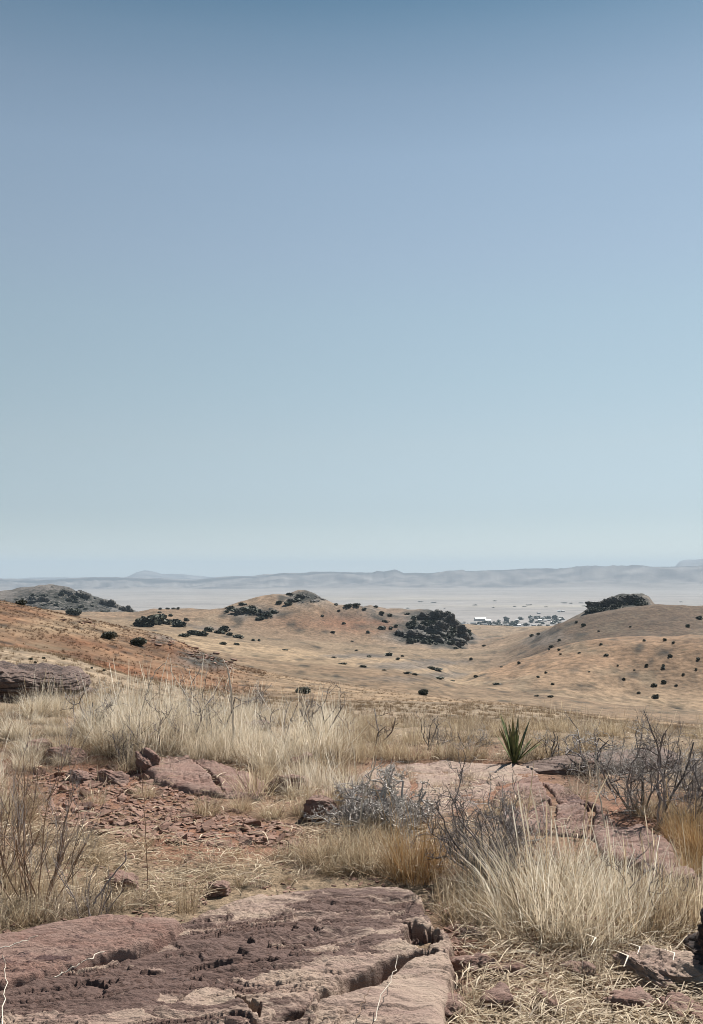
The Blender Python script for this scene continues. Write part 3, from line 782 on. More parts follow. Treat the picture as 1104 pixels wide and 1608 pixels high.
while placed < 290:
    px, py = cr.uniform(20, 480), cr.uniform(1200, 1340)
    if not in_poly(px, py, CHIP_AREA): continue
    h = hit(px, py, 3, 20)
    s = .03 + .13 * cr.random() ** 2.6
    o = link('stone_chip', CHIPS[placed % 12], None, loc=(h.x, h.y, h.z + s * cr.uniform(-.04, .08)), scale=(s, s, s * cr.uniform(1.0, 2.0)),
             label='flat angular red stone chip among those strewn over the bare soil', cat='stone', group='red stone chips strewn over the bare soil')
    o.rotation_euler = (cr.uniform(-.5, .5), cr.uniform(-.5, .5), cr.uniform(0, 6.28))
    placed += 1
# finer rubble, far too much to count
def scatter_chips(n, box, smin, smax, seed, name, mat, test=None):
    rs = np.random.RandomState(seed)
    V = []; F = []; va = []
    base = []
    for me in CHIPS:
        v = np.zeros(len(me.vertices) * 3); me.vertices.foreach_get('co', v)
        f = np.array([list(p.vertices) for p in me.polygons])
        base.append((v.reshape(-1, 3), f))
    pxs = rs.uniform(box[0], box[2], n); pys = rs.uniform(box[1], box[3], n)
    X, Y = plane_pt(pxs, pys, 0.0)
    Z = terrain(X, Y); off = 0
    for i in range(n):
        if test and not test(pxs[i], pys[i]): continue
        v, f = base[i % 12]
        s = rs.uniform(smin, smax); a = rs.uniform(0, 6.28); t = rs.uniform(-.4, .4)
        c, sn = math.cos(a), math.sin(a)
        w = v * s
        w = np.c_[w[:, 0], w[:, 1] - t * w[:, 2], w[:, 2] + t * w[:, 1]]
        w = np.c_[w[:, 0] * c - w[:, 1] * sn + X[i], w[:, 0] * sn + w[:, 1] * c + Y[i], w[:, 2] + Z[i] + s * .04]
        V.append(w); F.append(f + off); off += len(w); va.append(np.full(len(w), rs.uniform(-.3, .4)))
    me = mesh_np(name, np.concatenate(V), np.concatenate(F), {'varnish': np.concatenate(va)}, smooth=False)
    link(name, me, mat, kind='stuff')
def _chips_where(px, py):
    return vnoise(np.array([px / 60.]), np.array([py / 25.]), 5)[0] > -.1
scatter_chips(2600, (690, 1400, 1160, 1640), .03, .11, 9, 'rubble', R_CHIP, _chips_where)
scatter_chips(5200, (-60, 1165, 1160, 1560), .012, .05, 7, 'rubble', R_CHIP, _chips_where)
scatter_chips(2600, (20, 1205, 480, 1340), .025, .08, 8, 'rubble', R_CHIP, lambda a, b: in_poly(a, b, CHIP_AREA))

# ------------------------------------------------------------------ dry grass
def mat_straw(name, c0, c1, c2, trans=0.35):
    m, nt, out = new_mat(name)
    oi = N(nt, 'ShaderNodeObjectInfo')
    tn = N(nt, 'ShaderNodeAttribute', attribute_name='tone')
    k = math_n(nt, 'ADD', math_n(nt, 'MULTIPLY', tn.outputs['Fac'], .8), math_n(nt, 'MULTIPLY', oi.outputs['Random'], .2))
    col = ramp(nt, k, [(0.05, c0), (0.5, c1), (0.95, c2)])
    d = N(nt, 'ShaderNodeBsdfPrincipled'); d.inputs['Roughness'].default_value = 0.6
    d.inputs['Specular IOR Level'].default_value = 0.35
    t = N(nt, 'ShaderNodeBsdfTranslucent')
    nt.links.new(col, d.inputs['Base Color']); nt.links.new(col, t.inputs['Color'])
    mx = N(nt, 'ShaderNodeMixShader'); mx.inputs[0].default_value = trans
    nt.links.new(d.outputs[0], mx.inputs[1]); nt.links.new(t.outputs[0], mx.inputs[2])
    nt.links.new(mx.outputs[0], out.inputs['Surface'])
    return m
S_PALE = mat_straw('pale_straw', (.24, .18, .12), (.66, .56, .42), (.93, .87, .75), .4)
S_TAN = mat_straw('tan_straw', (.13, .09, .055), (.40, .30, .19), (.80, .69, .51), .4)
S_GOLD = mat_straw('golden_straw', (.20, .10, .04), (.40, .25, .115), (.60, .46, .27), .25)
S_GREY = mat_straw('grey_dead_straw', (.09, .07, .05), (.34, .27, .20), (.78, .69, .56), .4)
S_FAR = mat_straw('slope_grass', (.13, .085, .05), (.26, .18, .11), (.42, .32, .20), .2)
S_FARB = mat_straw('brown_slope_grass', (.08, .045, .025), (.155, .085, .045), (.26, .16, .09), .2)

def blades(n, rad, hmin, hmax, lean, curl, width, seed, segs=4, wander=0.25, stalks=0, bias=(0, 0), upright=0.0):
    rs = np.random.RandomState(seed)
    n2 = n + stalks
    a = rs.uniform(0, 2 * np.pi, n2); rr = rad * np.sqrt(rs.uniform(0, 1, n2))
    bx, by = rr * np.cos(a), rr * np.sin(a)
    L = rs.uniform(hmin, hmax, n2) * (1 - .35 * (rr / max(rad, 1e-6)) ** 2)
    th = np.abs(rs.normal(0, lean, n2)) * (.4 + rr / max(rad, 1e-6)) + .03
    phi = a + rs.normal(0, .6, n2)
    cu = rs.normal(curl, curl * .8 + .15, n2)
    w = width * rs.uniform(.6, 1.4, n2)
    if stalks:
        L[n:] = hmax * rs.uniform(1.0, 1.3, stalks); th[n:] = np.abs(rs.normal(0, .14, stalks)); cu[n:] = rs.normal(.1, .25, stalks); w[n:] = width * .9
    dead = rs.uniform(0, 1, n2) < .18
    th = np.where(dead, rs.uniform(.6, 1.45, n2), th)
    hx, hy = np.cos(phi), np.sin(phi)
    P = np.zeros((n2, segs + 1, 3)); P[:, 0, 0] = bx; P[:, 0, 1] = by
    sx = np.zeros((n2, segs + 1)); sy = np.zeros((n2, segs + 1))
    ang = phi.copy()
    for s in range(segs):
        t = (s + .5) / segs
        tt = np.clip(th + cu * t * t, -1.2, 2.4)
        ang = ang + rs.normal(0, wander / segs, n2)
        dl = L / segs
        P[:, s + 1, 0] = P[:, s, 0] + np.sin(tt) * np.cos(ang) * dl + bias[0] * dl * t
        P[:, s + 1, 1] = P[:, s, 1] + np.sin(tt) * np.sin(ang) * dl + bias[1] * dl * t
        P[:, s + 1, 2] = P[:, s, 2] + np.cos(tt) * dl
    P[:, :, 2] = np.maximum(P[:, :, 2], .004) - .012 * (np.arange(segs + 1) == 0)
    tw = rs.uniform(0, np.pi, n2)
    sv = np.stack([np.cos(tw), np.sin(tw), np.zeros(n2)], -1)
    tp = (1 - (np.arange(segs + 1) / segs) ** 1.5) * .85 + .15
    Wd = w[:, None] * tp[None, :] * .5
    if stalks:
        Wd[n:, -1] = w[n:] * .25; Wd[n:, -2] = w[n:] * .7
    A = P + sv[:, None, :] * Wd[:, :, None]; B = P - sv[:, None, :] * Wd[:, :, None]
    V = np.stack([A, B], 2).reshape(n2, (segs + 1) * 2, 3)
    base = (np.arange(n2) * (segs + 1) * 2)[:, None, None]
    q = np.array([[2 * s, 2 * s + 1, 2 * s + 3, 2 * s + 2] for s in range(segs)])[None]
    F = (base + q).reshape(-1, 4)
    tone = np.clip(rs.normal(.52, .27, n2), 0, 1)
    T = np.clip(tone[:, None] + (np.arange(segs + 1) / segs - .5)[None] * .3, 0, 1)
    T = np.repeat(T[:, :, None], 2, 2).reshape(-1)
    return V.reshape(-1, 3), F, T

def tuft_mesh(name, mat, **k):
    V, F, T = blades(**k)
    me = mesh_np(name, V, F, {'tone': T})
    me.materials.append(mat)
    return me
# kinds of tuft, each built at a height of about 1
TK = {}
for j in range(4):
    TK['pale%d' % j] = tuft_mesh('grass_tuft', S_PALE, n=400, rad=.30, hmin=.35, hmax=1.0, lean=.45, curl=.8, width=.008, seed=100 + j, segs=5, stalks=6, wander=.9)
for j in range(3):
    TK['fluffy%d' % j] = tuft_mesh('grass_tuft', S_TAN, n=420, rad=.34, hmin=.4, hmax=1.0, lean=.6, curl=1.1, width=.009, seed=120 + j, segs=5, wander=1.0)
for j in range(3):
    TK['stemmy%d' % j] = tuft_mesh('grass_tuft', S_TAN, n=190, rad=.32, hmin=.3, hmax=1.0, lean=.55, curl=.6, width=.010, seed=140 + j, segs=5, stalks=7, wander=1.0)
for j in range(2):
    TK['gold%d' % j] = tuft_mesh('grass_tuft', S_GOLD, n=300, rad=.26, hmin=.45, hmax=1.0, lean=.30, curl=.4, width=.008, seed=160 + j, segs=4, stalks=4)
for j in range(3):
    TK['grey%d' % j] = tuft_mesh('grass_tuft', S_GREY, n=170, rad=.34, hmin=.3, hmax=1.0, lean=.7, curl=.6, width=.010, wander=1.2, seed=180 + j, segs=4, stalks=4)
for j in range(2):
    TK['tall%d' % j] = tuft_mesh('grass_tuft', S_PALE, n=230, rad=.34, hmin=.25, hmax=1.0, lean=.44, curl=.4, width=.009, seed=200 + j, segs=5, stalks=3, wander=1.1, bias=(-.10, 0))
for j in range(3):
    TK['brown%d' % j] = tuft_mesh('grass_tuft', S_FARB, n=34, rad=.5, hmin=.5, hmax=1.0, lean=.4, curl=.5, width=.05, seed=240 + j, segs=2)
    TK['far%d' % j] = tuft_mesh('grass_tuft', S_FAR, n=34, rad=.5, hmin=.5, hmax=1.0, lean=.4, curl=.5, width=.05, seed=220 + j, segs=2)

def ground_z(x, y):
    z = land(x, y)
    for poly, zt, tilt, c in ROCKS:
        if in_poly(x, y, poly): z = max(z, zt + tilt[0] * (x - c[0]) + tilt[1] * (y - c[1]))
    return z
PROTO = {}
tr = random.Random(5)
def tuft(kind, px, py, hpx, label, group=None, wide=1.0, lift=None):
    """a tuft whose foot is seen at (px, py) and which stands about hpx rows tall"""
    h = hit(px, py)
    D = math.hypot(h.x, h.y)
    s = hpx * D / F0 / 1.02 * tr.uniform(.78, 1.16)
    names = [k for k in TK if k.startswith(kind)]
    k = tr.choice(names)
    o = link('grass_tuft', TK[k], None, loc=(h.x, h.y, h.z - .01 if lift is None else lift), rz=0 if kind == 'tall' else tr.uniform(0, 6.28), scale=(s * wide, s * wide, s), label=label, cat='grass tuft', group=group)
    PROTO.setdefault(k, o)
    return o
T = tuft
# big pale clump behind the pinkish slab
g1 = 'pale tussocks massed behind the pinkish slab'
for px, py, h in [(140, 1150, 64), (165, 1168, 81), (190, 1182, 92), (215, 1172, 103), (236, 1188, 109), (255, 1165, 101), (275, 1182, 103), (296, 1170, 109), (312, 1190, 97), (334, 1178, 103), (352, 1192, 90), (372, 1180, 92), (395, 1196, 83), (420, 1204, 77), (205, 1150, 88), (240, 1150, 92), (280, 1150, 88), (325, 1155, 87), (365, 1158, 83), (400, 1170, 81), (440, 1190, 85)]:
    T('pale', px, py, h, 'bleached straw tussock in the dense pale clump behind the pinkish slab, {n} from left', g1, 1.0)
g2 = 'pale tussocks along the crest left of the yucca'
for px, py, h in [(455, 1200, 80), (475, 1188, 92), (500, 1192, 96), (525, 1190, 86), (545, 1180, 80), (485, 1160, 78), (520, 1160, 80)]:
    T('pale' if px < 530 else 'fluffy', px, py, h, 'pale tussock on the crest by the thorny shrub, {n} from left', g2)
T('fluffy', 428, 1222, 62, 'bleached tussock overhanging the corner of the pinkish slab')
T('fluffy', 325, 1278, 58, 'small round tan tuft casting a dark shadow on the chips')
T('fluffy', 378, 1272, 52, 'small straw tuft below the middle of the pinkish slab', None, 1.1)
T('fluffy', 428, 1282, 50, 'low brushy tuft beside a shaded rock edge', None, 1.2)
T('fluffy', 228, 1252, 40, 'thin spiky tuft standing on the bare red soil')
T('stemmy', 200, 1212, 50, 'straggly tuft leaning against the upright red rock')
T('stemmy', 262, 1222, 46, 'short dry tuft growing out from the foot of the upright red rock')
g3 = 'tan tussocks along the skyline behind the bedrock sheet'
for px, py, h in [(565, 1186, 59), (590, 1188, 53), (618, 1190, 61), (645, 1192, 56), (675, 1190, 50), (700, 1188, 58), (728, 1192, 53), (752, 1190, 48), (850, 1188, 45), (875, 1182, 48), (905, 1180, 42), (600, 1165, 50), (650, 1166, 48), (715, 1166, 50), (760, 1168, 45), (835, 1170, 46)]:
    T('stemmy' if int(px) % 2 else 'fluffy', px, py, h, 'tan tussock on the low crest beyond the pale bedrock sheet, {n} from left', g3)
g4 = 'tan tussocks in front of the grey thorny shrub'
for px, py, h in [(495, 1352, 74), (520, 1362, 80), (545, 1350, 84), (570, 1366, 88), (598, 1356, 92), (625, 1372, 96), (560, 1330, 70), (600, 1330, 74)]:
    T('fluffy', px, py, h, 'tan bushy tussock growing in front of the grey thorny shrub, {n} from left', g4)
T('gold', 652, 1380, 128, 'rusty golden grass tuft at the corner of the large slab')
T('gold', 676, 1368, 104, 'second golden tuft at the slab corner, close to the dark shrub')
g5 = 'tall bleached stems right of the dark shrub'
for px, py, h in [(838, 1448, 150), (856, 1466, 178), (878, 1480, 160), (906, 1462, 176), (868, 1425, 150), (925, 1492, 150), (952, 1470, 140), (893, 1420, 165), (948, 1430, 150), (985, 1448, 130), (820, 1420, 130), (1010, 1420, 110), (915, 1405, 120)]:
    T(['tall', 'stemmy', 'tall', 'pale'][(px * 7 + py) % 4], px, py, h, 'tall pale stemmed tuft beside the dark twiggy shrub, {n} from left', g5, 1.15)
g6 = 'dry tussocks among the stones by the slab'
for px, py, h in [(700, 1425, 84), (722, 1448, 92), (744, 1440, 84), (770, 1452, 90), (715, 1400, 80), (745, 1408, 86), (735, 1590, 60), (742, 1620, 70), (800, 1470, 70)]:
    T('stemmy', px, py, h, 'dry straw tussock at the side of the large slab, {n} from left', g6)
g7 = 'dry tussocks around the pitted boulder'
for px, py, h in [(975, 1482, 110), (1005, 1476, 119), (1035, 1470, 128), (1065, 1462, 123), (1095, 1450, 128), (1000, 1440, 102), (1045, 1430, 102), (1085, 1425, 94), (930, 1545, 68), (965, 1530, 68)]:
    T('stemmy' if px % 2 else 'pale', px, py, h, 'straggly straw tussock near the pale pitted boulder, {n} from left', g7)
g8 = 'golden tussocks at the foot of the bare shrub'
for px, py, h in [(1070, 1320, 76), (1092, 1340, 94), (1112, 1350, 102), (1085, 1370, 68), (1104, 1300, 68)]:
    T('gold', px, py, h, 'golden brown tussock beside the smooth pink rock slab, {n} from left', g8)
g9 = 'tangled dead tussocks behind the reddish slab'
for px, py, h in [(-20, 1462, 93), (15, 1452, 93), (45, 1446, 90), (80, 1440, 87), (110, 1436, 74), (140, 1432, 68), (170, 1428, 62), (200, 1424, 52), (230, 1420, 47), (30, 1410, 74), (75, 1405, 68), (120, 1400, 57), (165, 1400, 50), (0, 1380, 68), (50, 1375, 56), (255, 1412, 37)]:
    T('grey' if int(px) % 3 else 'stemmy', px, py, h, 'tangled dead tussock behind the reddish slab, {n} from left', g9)
T('stemmy', 294, 1464, 78, 'thin tuft sprouting from the joint between the two slabs', None, .6, lift=.09)
T('stemmy', 150, 1262, 44, 'wispy straw tuft on red rubble')
T('stemmy', 445, 1345, 60, 'thin straw tuft at the lower end of the red chips')
T('pale', 980, 1200, 60, 'pale tuft behind the weathered ledge')
T('grey', 905, 1250, 50, 'grey dead tuft on the broken ledge')

# --- grass nobody could count: points that carry copies of the tufts above
def gn_scatter(name, pts, rot, scl, idx, protos, mat):
    me = bpy.data.meshes.new(name)
    me.vertices.add(len(pts)); me.vertices.foreach_set('co', np.asarray(pts, np.float32).ravel())
    for nm, ty, v in (('rz', 'FLOAT', rot), ('sc', 'FLOAT', scl), ('ix', 'INT', idx)):
        a = me.attributes.new(nm, ty, 'POINT'); a.data.foreach_set('value', np.asarray(v, np.int32 if ty == 'INT' else np.float32))
    o = link(name, me, mat, kind='stuff')
    ng = bpy.data.node_groups.new(name, 'GeometryNodeTree')
    ng.interface.new_socket('Geometry', in_out='INPUT', socket_type='NodeSocketGeometry')
    ng.interface.new_socket('Geometry', in_out='OUTPUT', socket_type='NodeSocketGeometry')
    gi = ng.nodes.new('NodeGroupInput'); go = ng.nodes.new('NodeGroupOutput')
    m2p = ng.nodes.new('GeometryNodeMeshToPoints'); ng.links.new(gi.outputs[0], m2p.inputs['Mesh'])
    gti = ng.nodes.new('GeometryNodeJoinGeometry')
    for p in reversed(protos):
        oi = ng.nodes.new('GeometryNodeObjectInfo'); oi.transform_space = 'ORIGINAL'
        oi.inputs['Object'].default_value = p; oi.inputs['As Instance'].default_value = True
        ng.links.new(oi.outputs['Geometry'], gti.inputs[0])
    iop = ng.nodes.new('GeometryNodeInstanceOnPoints')
    ng.links.new(m2p.outputs[0], iop.inputs['Points']); ng.links.new(gti.outputs[0], iop.inputs['Instance'])
    iop.inputs['Pick Instance'].default_value = True
    def attr(n, t):
        a = ng.nodes.new('GeometryNodeInputNamedAttribute'); a.data_type = t; a.inputs['Name'].default_value = n
        return a.outputs[0]
    ng.links.new(attr('ix', 'INT'), iop.inputs['Instance Index'])
    cx = ng.nodes.new('ShaderNodeCombineXYZ'); ng.links.new(attr('rz', 'FLOAT'), cx.inputs['Z'])
    ng.links.new(cx.outputs[0], iop.inputs['Rotation'])
    ng.links.new(attr('sc', 'FLOAT'), iop.inputs['Scale'])
    ng.links.new(iop.outputs[0], go.inputs[0])
    md = o.modifiers.new('scatter', 'NODES'); md.node_group = ng
    return o

BARE = [CHIP_AREA, RED_POLY, MAIN_POLY, [(215, 1180), (300, 1185), (425, 1225), (420, 1245), (330, 1240), (235, 1215)],
        [(600, 1200), (860, 1202), (960, 1250), (960, 1285), (860, 1290), (780, 1225), (640, 1222)], [(940, 1290), (1010, 1288), (1080, 1345), (1060, 1370), (960, 1360)],
        [(960, 1490), (1010, 1465), (1104, 1465), (1104, 1545), (980, 1545)], [(0, 1040), (130, 1060), (130, 1115), (-100, 1115)]]
def fill(name, n, box, kinds, smin, smax, seed, keep=None):
    rs = np.random.RandomState(seed)
    # even in plan: draw range and bearing
    d0, d1 = box[2], box[3]
    d = np.sqrt(rs.uniform(d0 * d0, d1 * d1, n)); pxs = rs.uniform(box[0], box[1], n)
    A = np.arctan((pxs - W0 / 2) / F0)
    X, Y = np.sin(A) * d, np.cos(A) * d
    Z = terrain(X, Y)
    qx, qy = project(X, Y, Z)
    ok = np.array([not any(in_poly(a, b, P) for P in BARE) for a, b in zip(qx, qy)]) if d0 < 14 else np.ones(n, bool)
    if keep is not None: ok &= keep(X, Y, qx, qy, rs)
    X, Y, Z = X[ok], Y[ok], Z[ok]
    m = len(X)
    names = [k for k in PROTO if any(k.startswith(q) for q in kinds)]
    return gn_scatter(name, np.c_[X, Y, Z - .01], rs.uniform(0, 6.28, m), rs.uniform(smin, smax, m), rs.randint(0, len(names), m), [PROTO[k] for k in names], None)
def clumpy(thr, sc=.9):
    def f(X, Y, qx, qy, rs):
        return fbm(X / sc, Y / sc, 3, 61) + rs.uniform(-.35, .35, len(X)) > thr
    return f
fill('dry_grass', 800, (-150, 560, 6.4, 13.5), ['pale', 'fluffy', 'stemmy', 'grey'], .10, .42, 1, clumpy(.08))
fill('dry_grass', 1000, (480, 1250, 6.4, 13.5), ['fluffy', 'stemmy', 'grey'], .07, .30, 11, clumpy(.14))
fill('dry_grass', 420, (-150, 170, 8.0, 12.5), ['pale', 'stemmy', 'grey', 'fluffy'], .07, .17, 13)
fill('dry_grass', 700, (-150, 1250, 3.0, 6.5), ['stemmy', 'grey', 'fluffy'], .06, .16, 2, clumpy(.05, .6))
for j, (px, py, hp) in enumerate([(30, 1040, 8), (62, 1048, 7), (90, 1044, 8)]):
    h = hit(px, py, dmin=18)
    o = link('grass_tuft', TK['far%d' % j], None, loc=(h.x, h.y, h.z - .02), scale=hp * math.hypot(h.x, h.y) / F0, label='short tuft on the pale grassy slope above the dark boulder, {n} from left', cat='grass tuft', group='short tufts on the pale slope')
    PROTO['far%d' % j] = o
for j, (px, py, hp) in enumerate([(120, 1005, 4), (150, 1015, 4), (190, 1030, 4)]):
    h = hit(px, py, dmin=75)
    o = link('grass_tuft', TK['brown%d' % j], None, loc=(h.x, h.y, h.z - .02), scale=hp * math.hypot(h.x, h.y) / F0, label='tiny brown tuft on the face of the brown hill, {n} from left', cat='grass tuft', group='tiny tufts on the brown hill')
    PROTO['brown%d' % j] = o
fill('slope_grass', 9000, (-200, 1300, 13.5, 62), ['far'], .08, .24, 3, clumpy(-.05, 3.0))
fill('slope_grass', 9000, (380, 1300, 62, 200), ['far'], .10, .30, 4, clumpy(.05, 6.0))
fill('slope_grass', 12000, (-200, 420, 85, 180), ['brown'], .12, .34, 5, clumpy(-.05, 7.0))

# --- fallen straw lying on the ground
def straw_litter(n, seed, boxpx, lmin, lmax, width, keep):
    rs = np.random.RandomState(seed)
    pxs = rs.uniform(boxpx[0], boxpx[2], n); pys = rs.uniform(boxpx[1], boxpx[3], n)
    ok = keep(pxs, pys, rs)
    pxs, pys = pxs[ok], pys[ok]; n = len(pxs)
    X, Y = plane_pt(pxs, pys, 0.0)
    a = rs.normal(.1, 1.1, n); L = lmin + (lmax - lmin) * rs.uniform(0, 1, n) ** 2; cu = rs.normal(0, .3, n)
    S = 3
    P = np.zeros((n, S + 1, 3)); P[:, 0, 0] = X; P[:, 0, 1] = Y
    for s in range(S):
        aa = a + cu * s / S
        P[:, s + 1, 0] = P[:, s, 0] + np.cos(aa) * L / S; P[:, s + 1, 1] = P[:, s, 1] + np.sin(aa) * L / S
    base = rs.uniform(.004, .06, n)
    sl = rs.normal(0, .10, n)
    for s in range(S + 1):
        P[:, s, 2] = terrain(P[:, s, 0], P[:, s, 1]) + np.maximum(base + sl * L * (s / S - .5) + .01 * math.sin(s * 1.05), .004)
    w = width * rs.uniform(.6, 1.5, n)
    side = np.stack([-np.sin(a), np.cos(a), rs.uniform(-.6, .6, n)], -1)
    tp = np.array([.7, 1, .9, .25])
    Wd = w[:, None] * tp[None] * .5
    V = np.stack([P + side[:, None] * Wd[:, :, None], P - side[:, None] * Wd[:, :, None]], 2).reshape(-1, 3)
    b = (np.arange(n) * (S + 1) * 2)[:, None, None]
    F = (b + np.array([[2 * s, 2 * s + 1, 2 * s + 3, 2 * s + 2] for s in range(S)])[None]).reshape(-1, 4)
    T_ = np.repeat(np.clip(rs.normal(.5, .3, n), 0, 1), (S + 1) * 2)
    me = mesh_np('straw_litter', V, F, {'tone': T_})
    link('straw_litter', me, S_TAN, kind='stuff')
def lk(polys_out, thr):
    def f(px, py, rs):
        m = fbm(px / 55., py / 25., 3, 33) + rs.uniform(-.3, .3, len(px)) > thr
        return m & np.array([not any(in_poly(a, b, P) for P in polys_out) for a, b in zip(px, py)])
    return f
straw_litter(7500, 1, (700, 1400, 1160, 1660), .05, .24, .0034, lk([MAIN_POLY], -.35))
straw_litter(7000, 2, (-60, 1300, 760, 1450), .05, .20, .0034, lk([MAIN_POLY, RED_POLY, CHIP_AREA], -.25))
straw_litter(4500, 3, (-60, 1160, 1160, 1320), .06, .24, .0045, lk([CHIP_AREA, BARE[5], BARE[4]], .05))
straw_litter(1200, 4, (-60, 1200, 500, 1340), .06, .24, .005, lk([], .1))

# ------------------------------------------------------------------ tubes, shrubs, yucca
def tubes(lines, sides=4):
    V = []; F = []; off = 0; T_ = []
    for pts, r0, r1, tone in lines:
        m = len(pts)
        for i, p in enumerate(pts):
            a = pts[min(i + 1, m - 1)] - pts[max(i - 1, 0)]
            if a.length < 1e-9: a = Vector((0, 0, 1))
            a.normalize()
            u = a.orthogonal().normalized(); v = a.cross(u)
            r = r0 + (r1 - r0) * i / (m - 1)
            for s in range(sides):
                t = 6.2832 * s / sides
                q = p + u * (math.cos(t) * r) + v * (math.sin(t) * r)
                V.append((q.x, q.y, q.z)); T_.append(tone)
        for i in range(m - 1):
            for s in range(sides):
                s2 = (s + 1) % sides
                F.append((off + i * sides + s, off + i * sides + s2, off + (i + 1) * sides + s2, off + (i + 1) * sides + s))
        off += m * sides
    return np.array(V), np.array(F), np.array(T_)

def mat_twig(name, c0, c1):
    m, nt, out = new_mat(name)
    tn = N(nt, 'ShaderNodeAttribute', attribute_name='tone')
    tc = N(nt, 'ShaderNodeTexCoord')
    n = noise(nt, 60.0, 3, .6, tc.outputs['Object'])
    k = math_n(nt, 'ADD', tn.outputs['Fac'], math_n(nt, 'MULTIPLY', math_n(nt, 'SUBTRACT', n, .5), .8))
    col = ramp(nt, k, [(.1, c0), (.9, c1)])
    p = N(nt, 'ShaderNodeBsdfPrincipled'); p.inputs['Roughness'].default_value = .8
    nt.links.new(col, p.inputs['Base Color']); nt.links.new(p.outputs[0], out.inputs['Surface'])
    return m
TW_GREY = mat_twig('grey_bark', (.17, .15, .135), (.58, .535, .49))
TW_DARK = mat_twig('dark_bark', (.05, .04, .036), (.30, .26, .245))
TW_BROWN = mat_twig('brown_stem', (.10, .055, .035), (.34, .22, .14))
TW_PALE = mat_twig('bleached_stick', (.36, .30, .23), (.66, .59, .49))

def grow(r, p, d, L, rad, depth, zig, out, up=.1, spread=.7, kids=(2, 4), segs=5):
    pts = [p.copy()]; q = p.copy(); dd = d.normalized()
    for i in range(segs):
        dd = (dd + Vector((r.gauss(0, zig), r.gauss(0, zig), r.gauss(0, zig) + up * .2))).normalized()
        q = q + dd * (L / segs)
        if q.z < .01: q.z = .01
        pts.append(q.copy())
    out[depth].append((pts, rad, rad * .55, r.uniform(.15, .95)))
    if depth + 1 < len(out):
        for _ in range(r.randint(*kids)):
            i = r.randint(1, segs)
            b = pts[i]
            ax = Vector((r.gauss(0, 1), r.gauss(0, 1), r.gauss(0, 1) + up)).normalized()
            nd = (dd * (1 - spread) + ax * spread).normalized()
            grow(r, b, nd, L * r.uniform(.38, .68), rad * .58, depth + 1, zig * 1.15, out, up, spread, kids, max(3, segs - 1))

def shrub(px, py, hpx, wpx, seed, label, mats, stems=7, zig=.28, up=.5, spread=.65, kids=(3, 5), depth=4, rad=.011, name='shrub', lift=0.0, tilt=(0, 0), thin=1.0, group=None):
    r = random.Random(seed)
    h = hit(px, py)
    D = math.hypot(h.x, h.y)
    H = hpx * D / F0; Wd = wpx * D / F0
    root = link(name, None, loc=(h.x, h.y, h.z + lift), label=label, cat='shrub', group=group)
    twig = [[] for _ in range(depth)]
    for s in range(stems):
        out = [[] for _ in range(depth)]
        a = 6.283 * s / stems + r.uniform(-.4, .4)
        el = r.uniform(.25, 1.0)
        d = Vector((math.cos(a) * (1.15 - el) * Wd / H * .75 + tilt[0], math.sin(a) * (1.15 - el) * Wd / H * .75 + tilt[1], el))
        L = H * r.uniform(.5, .8) * (1 + .35 * (d.length - .8))
        p0 = Vector((math.cos(a) * Wd * .06, math.sin(a) * Wd * .06, -.02))
        grow(r, p0, d, L, rad, 0, zig, out, up, spread, kids)
        V, F, T_ = tubes(out[0], 6)
        so = link('stem', mesh_np('stem', V, F, {'tone': T_}), mats[0], parent=root)
        for b_ in out[1]:
            V, F, T_ = tubes([b_], 4)
            link('branch', mesh_np('branch', V, F, {'tone': T_}), mats[0], parent=so)
        for k in range(2, depth): twig[k] += out[k]
    al = [t for k in range(2, depth) for t in twig[k]]
    al = [(p, a * thin, b * thin, t) for p, a, b, t in al]
    if al:
        V, F, T_ = tubes(al, 3)
        link('twigs', mesh_np('twigs', V, F, {'tone': T_}), mats[1], parent=root, kind='stuff')
    return root

shrub(615, 1298, 90, 240, 3, 'low spreading shrub of bare silvery thorn twigs on the bedrock sheet', (TW_GREY, TW_GREY), stems=24, zig=.34, up=.3, spread=.8, kids=(3, 5), depth=5, rad=.011, thin=1.35)
shrub(548, 1290, 70, 110, 4, 'small silvery thorn shrub on the side nearer the red chips', (TW_GREY, TW_GREY), stems=10, zig=.34, up=.3, spread=.8, kids=(3, 4), depth=5, rad=.009, thin=1.2)
shrub(775, 1392, 160, 130, 5, 'dark dense twiggy shrub between golden grass and tall bleached stems', (TW_DARK, TW_DARK), stems=14, zig=.30, up=.5, spread=.7, kids=(3, 5), depth=5, rad=.008)
shrub(800, 1330, 110, 90, 15, 'grey wiry shrub growing out of the top of the dark twiggy one', (TW_GREY, TW_DARK), stems=8, zig=.32, up=.5, spread=.75, kids=(3, 4), depth=4, rad=.006)
shrub(1000, 1275, 140, 130, 6, 'dark bare shrub with zigzag thorny branches reaching above the ledge', (TW_DARK, TW_GREY), stems=9, zig=.26, up=.5, spread=.7, kids=(3, 5), depth=5, rad=.0075)
shrub(930, 1215, 95, 80, 16, 'crooked branch shrub sprawling over the weathered ledge', (TW_DARK, TW_GREY), stems=7, zig=.34, up=.2, spread=.75, kids=(3, 4), depth=4, rad=.009)
shrub(1040, 1295, 185, 110, 7, 'leaning bare shrub with one long dark arching branch', (TW_DARK, TW_DARK), stems=6, zig=.2, up=.4, spread=.6, kids=(3, 5), depth=5, rad=.009, tilt=(.35, 0))
shrub(1100, 1250, 90, 120, 17, 'pale grey tangled shrub behind the golden tussocks', (TW_GREY, TW_GREY), stems=10, zig=.3, up=.3, spread=.75, kids=(3, 5), depth=4, rad=.007)
shrub(60, 1420, 190, 200, 8, 'brown whippy shrub with long thin upright stems behind the reddish slab', (TW_BROWN, TW_DARK), stems=14, zig=.12, up=.7, spread=.35, kids=(3, 4), depth=4, rad=.0042, thin=.8)
